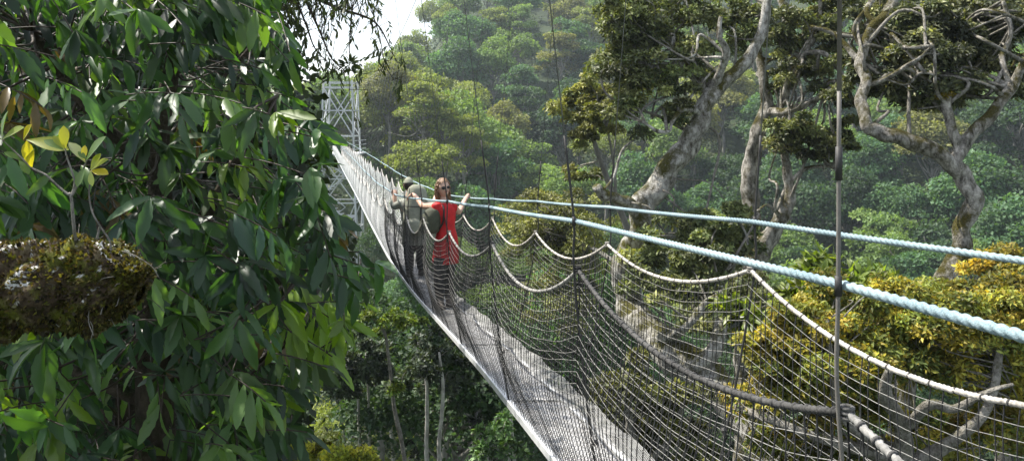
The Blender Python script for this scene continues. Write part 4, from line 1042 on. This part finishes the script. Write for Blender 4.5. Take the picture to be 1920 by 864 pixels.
    mb = MB(); tube(mb, [lo(x, -.098 + abs(x) * .35, -.052 + x * x * 14) for x in np.linspace(-.024, .024, 9)], .005, 6); tube(mb, [lo(x, -.1015 + abs(x) * .35, -.0535 + x * x * 12) for x in np.linspace(-.016, .016, 7)], .0028, 6, mi=1)
    mb.build('mouth', [M['lip'], M['tooth']], t)
    # backpack slung on her back
    b = empty('backpack', tuple(q(812, 440, .05))); tag(b, 'dark olive backpack worn by the person in red', 'backpack')
    mb = MB(); loft(mb, [(q(809, 436, -.06), .06, .05, .6), (q(808, 432, -.06), .12, .10, .6), (q(808, 422, -.06), .135, .12, .6), (q(811, 405, -.06), .125, .11, .6), (q(814, 393, -.05), .10, .085, .6), (q(815, 388, -.05), .05, .04, .6)], 24)
    mb.build('bag', M['pack'], b)
    mb = MB(); loft(mb, [(q(803, 433, -.15), .03, .03, .6), (q(803, 431, -.15), .085, .05, .6), (q(803, 418, -.15), .09, .055, .6), (q(804, 411, -.14), .04, .03, .6)], 18); mb.build('pocket', M['pack'], b)
    mb = MB(); tube(mb, smooth_path([q(818, 392, -.08), q(824, 384, -.07), q(831, 384, -.085), q(834, 394, -.12), q(832, 415, -.12), q(824, 428, -.10)], 6), .011, 6); tube(mb, [q(834, 402, -.125), q(840, 425, -.13), q(841, 450, -.15)], .006, 5)
    mb.build('strap', M['strap'], b)
woman()

def man():
    y0 = 10.7; Y = y0 * S; fz = float(zd(y0)) * S; fx = float(bp(y0, -.07, 0)[0])
    t = empty('person', (fx, Y, fz)); tag(t, 'person in olive cap and grey-green shirt walking away in front of the red tunic', 'person')
    px = Y / F; q = lambda u, v, dy=0.: pp(u, v, Y) + [0, dy, 0]
    J = [q(777, 445), q(776, 415), q(773, 384), q(768, 368), q(766, 358)]; Rd = [(.15, .12), (.14, .11), (.16, .11), .06, .055]; E = [(0, 1), (1, 2), (2, 3), (3, 4)]
    def chain(start, pts, rad):
        p = start
        for c, r in zip(pts, rad): J.append(c); E.append((p, len(J) - 1)); Rd.append(r); p = len(J) - 1
        return p
    for sx, dy in ((-1, -.03), (1, .12)):
        a = np.array([fx + sx * .085, Y + dy, fz + .09]); h = q(777 + sx * 9, 450, dy * .3)
        chain(0, [h, (h + a) / 2 + [sx * .01, .03, .02], a, a + [sx * .02, .1, -.05], a + [sx * .03, .15, -.055]], [.095, .065, .046, .042, .03])
    hl = bp(10.9, -RO, float(zr(10.9)) + .02 / S); hr = bp(11.2, RO, float(zr(11.2)) + .02 / S)
    sh = q(752, 382); w = chain(2, [sh, (sh + hl) / 2 + [-.04, -.03, -.12], hl + [.03, -.06, .02]], [.06, .045, .03]); hand(J, E, Rd, J[w], w, hl - J[w] + [0, .03, .02], np.array([1., 0, 0]), np.array([-.2, .1, -1]))
    sh = q(793, 382); w = chain(2, [sh, (sh + hr) / 2 + [.03, -.03, -.12], hr + [-.03, -.06, .02]], [.06, .045, .03]); hand(J, E, Rd, J[w], w, hr - J[w] + [0, .03, .02], np.array([-1., 0, 0]), np.array([.2, .1, -1]))
    v, f = skin_mesh(J, E, Rd); mb = MB(); mb.add(v, f)
    hc = q(766, 347); R = basis(math.radians(195), math.radians(8))
    for vv, ff in head_mesh(hc, R, 1.0): mb.add(vv, ff)
    mb.build('body', M['skin'], t)
    mb = MB(); loft(mb, [(q(768, 370), .06, .06, 0), (q(770, 374), .14, .09, 0), (q(772, 382), .205, .125, 0), (q(774, 400), .19, .13, 0), (q(776, 425), .18, .13, 0), (q(777, 448), .19, .135, 0), (q(777, 458), .19, .135, 0)], 26, fold=.05)
    for s, h, m_ in ((q(752, 382), hl, -.04), (q(793, 382), hr, .03)):
        e = (s + h) / 2 + [m_, -.03, -.12]; w_ = e + (h - e) * .55
        tube(mb, smooth_path([s + (q(773, 384) - s) * .2, s, e, w_], 7), np.linspace(.078, .05, 22), 14, bump=.05, freq=6)
    mb.build('shirt', M['shirt'], t)
    mb = MB()
    for sx, dy in ((-1, -.03), (1, .12)):
        a = np.array([fx + sx * .085, Y + dy, fz + .10]); h = q(777 + sx * 9, 450, dy * .3)
        loft(mb, [(h, .11, .11, 0), (h * .7 + a * .3, .095, .10, 0), ((h + a) / 2 + [sx * .01, .03, .02], .08, .085, 0), (h * .25 + a * .75, .072, .078, 0), (a, .06, .064, 0)], 16, fold=.04)
    mb.build('trousers', M['trouser'], t)
    for sx, dy in ((-1, -.03), (1, .12)):
        mb = MB(); a = np.array([fx + sx * .085, Y + dy, fz])
        loft(mb, [(a + [0, .05, .008], .055, .14, 0), (a + [0, .05, .045], .052, .13, 0), (a + [0, .02, .08], .048, .09, 0), (a + [0, 0, .13], .055, .06, 0)], 18); mb.build('boot', M['boot'], t)
    mb = MB()   # cap with peak and neck flap
    lo = lambda x, y, z: hc + R @ np.array([x, y, z])
    for vv, ff in head_mesh(np.zeros(3), np.eye(3), 1.1)[:1]:
        ff = ff[(vv[:, 2][ff] > .03).all(1)]; vv = vv * [1, 1, 1.0]; mb.add((vv @ R.T) + hc, ff)
    V = []; n = 9
    for i, a in enumerate(np.linspace(-1.1, 1.1, n)):
        for r_ in (.095, .165): V.append(lo(math.sin(a) * .085 * (1 + (r_ > .1) * .25), -math.cos(a) * r_, .035 - (r_ > .1) * .02))
    mb.add(V, grid_faces(n, 2, close=False)); mb.build('cap', M['pack2'], t)
    mb = MB()
    for vv, ff in head_mesh(np.zeros(3), np.eye(3), 1.05)[:1]:
        m_ = ((vv[:, 1] > .0) & (vv[:, 2] > -.08)) | (vv[:, 2] > .02); ff = ff[m_[ff].all(1)]; mb.add((vv @ R.T) + hc, ff)
    mb.build('hair', simple('dark hair', (.03, .022, .018), .5, 0, 60, .5, .8, .01), t)
    b = empty('backpack', tuple(q(780, 432, -.2))); tag(b, 'large pale olive backpack on the back of the person in the cap', 'backpack')
    mb = MB(); loft(mb, [(q(781, 438, -.2), .08, .06, 0), (q(781, 434, -.2), .165, .11, 0), (q(781, 415, -.2), .185, .13, 0), (q(782, 390, -.2), .18, .12, 0), (q(784, 368, -.19), .165, .105, 0), (q(784, 352, -.18), .13, .085, 0), (q(783, 345, -.18), .06, .05, 0)], 26, fold=.03); mb.build('bag', M['pack2'], b)
    mb = MB(); loft(mb, [(q(779, 432, -.33), .05, .03, 0), (q(779, 430, -.33), .12, .05, 0), (q(779, 412, -.33), .125, .055, 0), (q(780, 405, -.32), .06, .03, 0)], 18); mb.build('pocket', M['pack2'], b)
    mb = MB(); P = [q(781, 383, -.2) + [.19 * math.cos(a), .13 * math.sin(a), 0] for a in np.linspace(0, 2 * math.pi, 24)]; tube(mb, P, .007, 5); tube(mb, [q(772, 350, -.27), q(770, 384, -.33), q(770, 432, -.32)], .008, 5); tube(mb, [q(792, 352, -.27), q(793, 384, -.33), q(792, 432, -.32)], .008, 5)
    mb.build('strap', M['strap'], b)
man()

# ------------------------------------------------------------------ haze, sky, sun, camera
def haze():
    mb = MB(); box(mb, (60, 110, 10), (330, 330, 62)); o = mb.build('haze', [], None, smooth=False); tag(o, kind='stuff', label='thin pale blue mist over the valley', cat='haze')
    m = bpy.data.materials.new('air'); m.use_nodes = True; nt = m.node_tree; nt.nodes.clear(); out = nt.nodes.new('ShaderNodeOutputMaterial')
    v = nt.nodes.new('ShaderNodeVolumePrincipled'); v.inputs['Color'].default_value = (.80, .91, 1, 1); v.inputs['Density'].default_value = HAZE; v.inputs['Anisotropy'].default_value = .3
    nt.links.new(v.outputs[0], out.inputs['Volume']); o.data.materials.append(m)
HAZE = .0005
if HAZE: haze()
SUN_EL, SUN_AZ = math.radians(58), math.radians(-66)     # azimuth from +Y towards +X
w = bpy.data.worlds.new('World'); scene.world = w; w.use_nodes = True; nt = w.node_tree
bg = nt.nodes['Background']; sky = nt.nodes.new('ShaderNodeTexSky'); sky.sky_type = 'NISHITA'; sky.sun_disc = False
sky.sun_elevation = SUN_EL; sky.sun_rotation = SUN_AZ; sky.altitude = 1800; sky.air_density = 1.2; sky.dust_density = 6; sky.ozone_density = 1
hs = nt.nodes.new('ShaderNodeHueSaturation'); hs.inputs['Saturation'].default_value = .45; nt.links.new(sky.outputs[0], hs.inputs['Color']); nt.links.new(hs.outputs[0], bg.inputs[0]); bg.inputs[1].default_value = .15
sl = bpy.data.lights.new('sun', 'SUN'); sl.energy = 4.2; sl.angle = math.radians(.6); sl.color = (1, .95, .86)
so = bpy.data.objects.new('sun', sl); COL.objects.link(so)
d = Vector((math.sin(SUN_AZ) * math.cos(SUN_EL), math.cos(SUN_AZ) * math.cos(SUN_EL), math.sin(SUN_EL)))
so.rotation_euler = d.to_track_quat('Z', 'Y').to_euler(); so.location = (0, 0, 60)
cam = bpy.data.cameras.new('camera'); co = bpy.data.objects.new('camera', cam); COL.objects.link(co); scene.camera = co
cam.sensor_width = 36; cam.lens = 36 * F / 1920; co.rotation_euler = (math.radians(90), 0, 0); cam.shift_y = -(432 - 220) / 1920
cam.clip_start = .05; cam.clip_end = 4000
scene.view_settings.view_transform = 'Standard'; scene.view_settings.look = 'None'; scene.view_settings.exposure = 1.08; scene.view_settings.gamma = 1
cy = scene.cycles; cy.max_bounces = 6; cy.diffuse_bounces = 3; cy.glossy_bounces = 2; cy.transmission_bounces = 3; cy.volume_bounces = 0; cy.transparent_max_bounces = 4
cy.use_denoising = True; cy.use_adaptive_sampling = True; cy.adaptive_threshold = .02
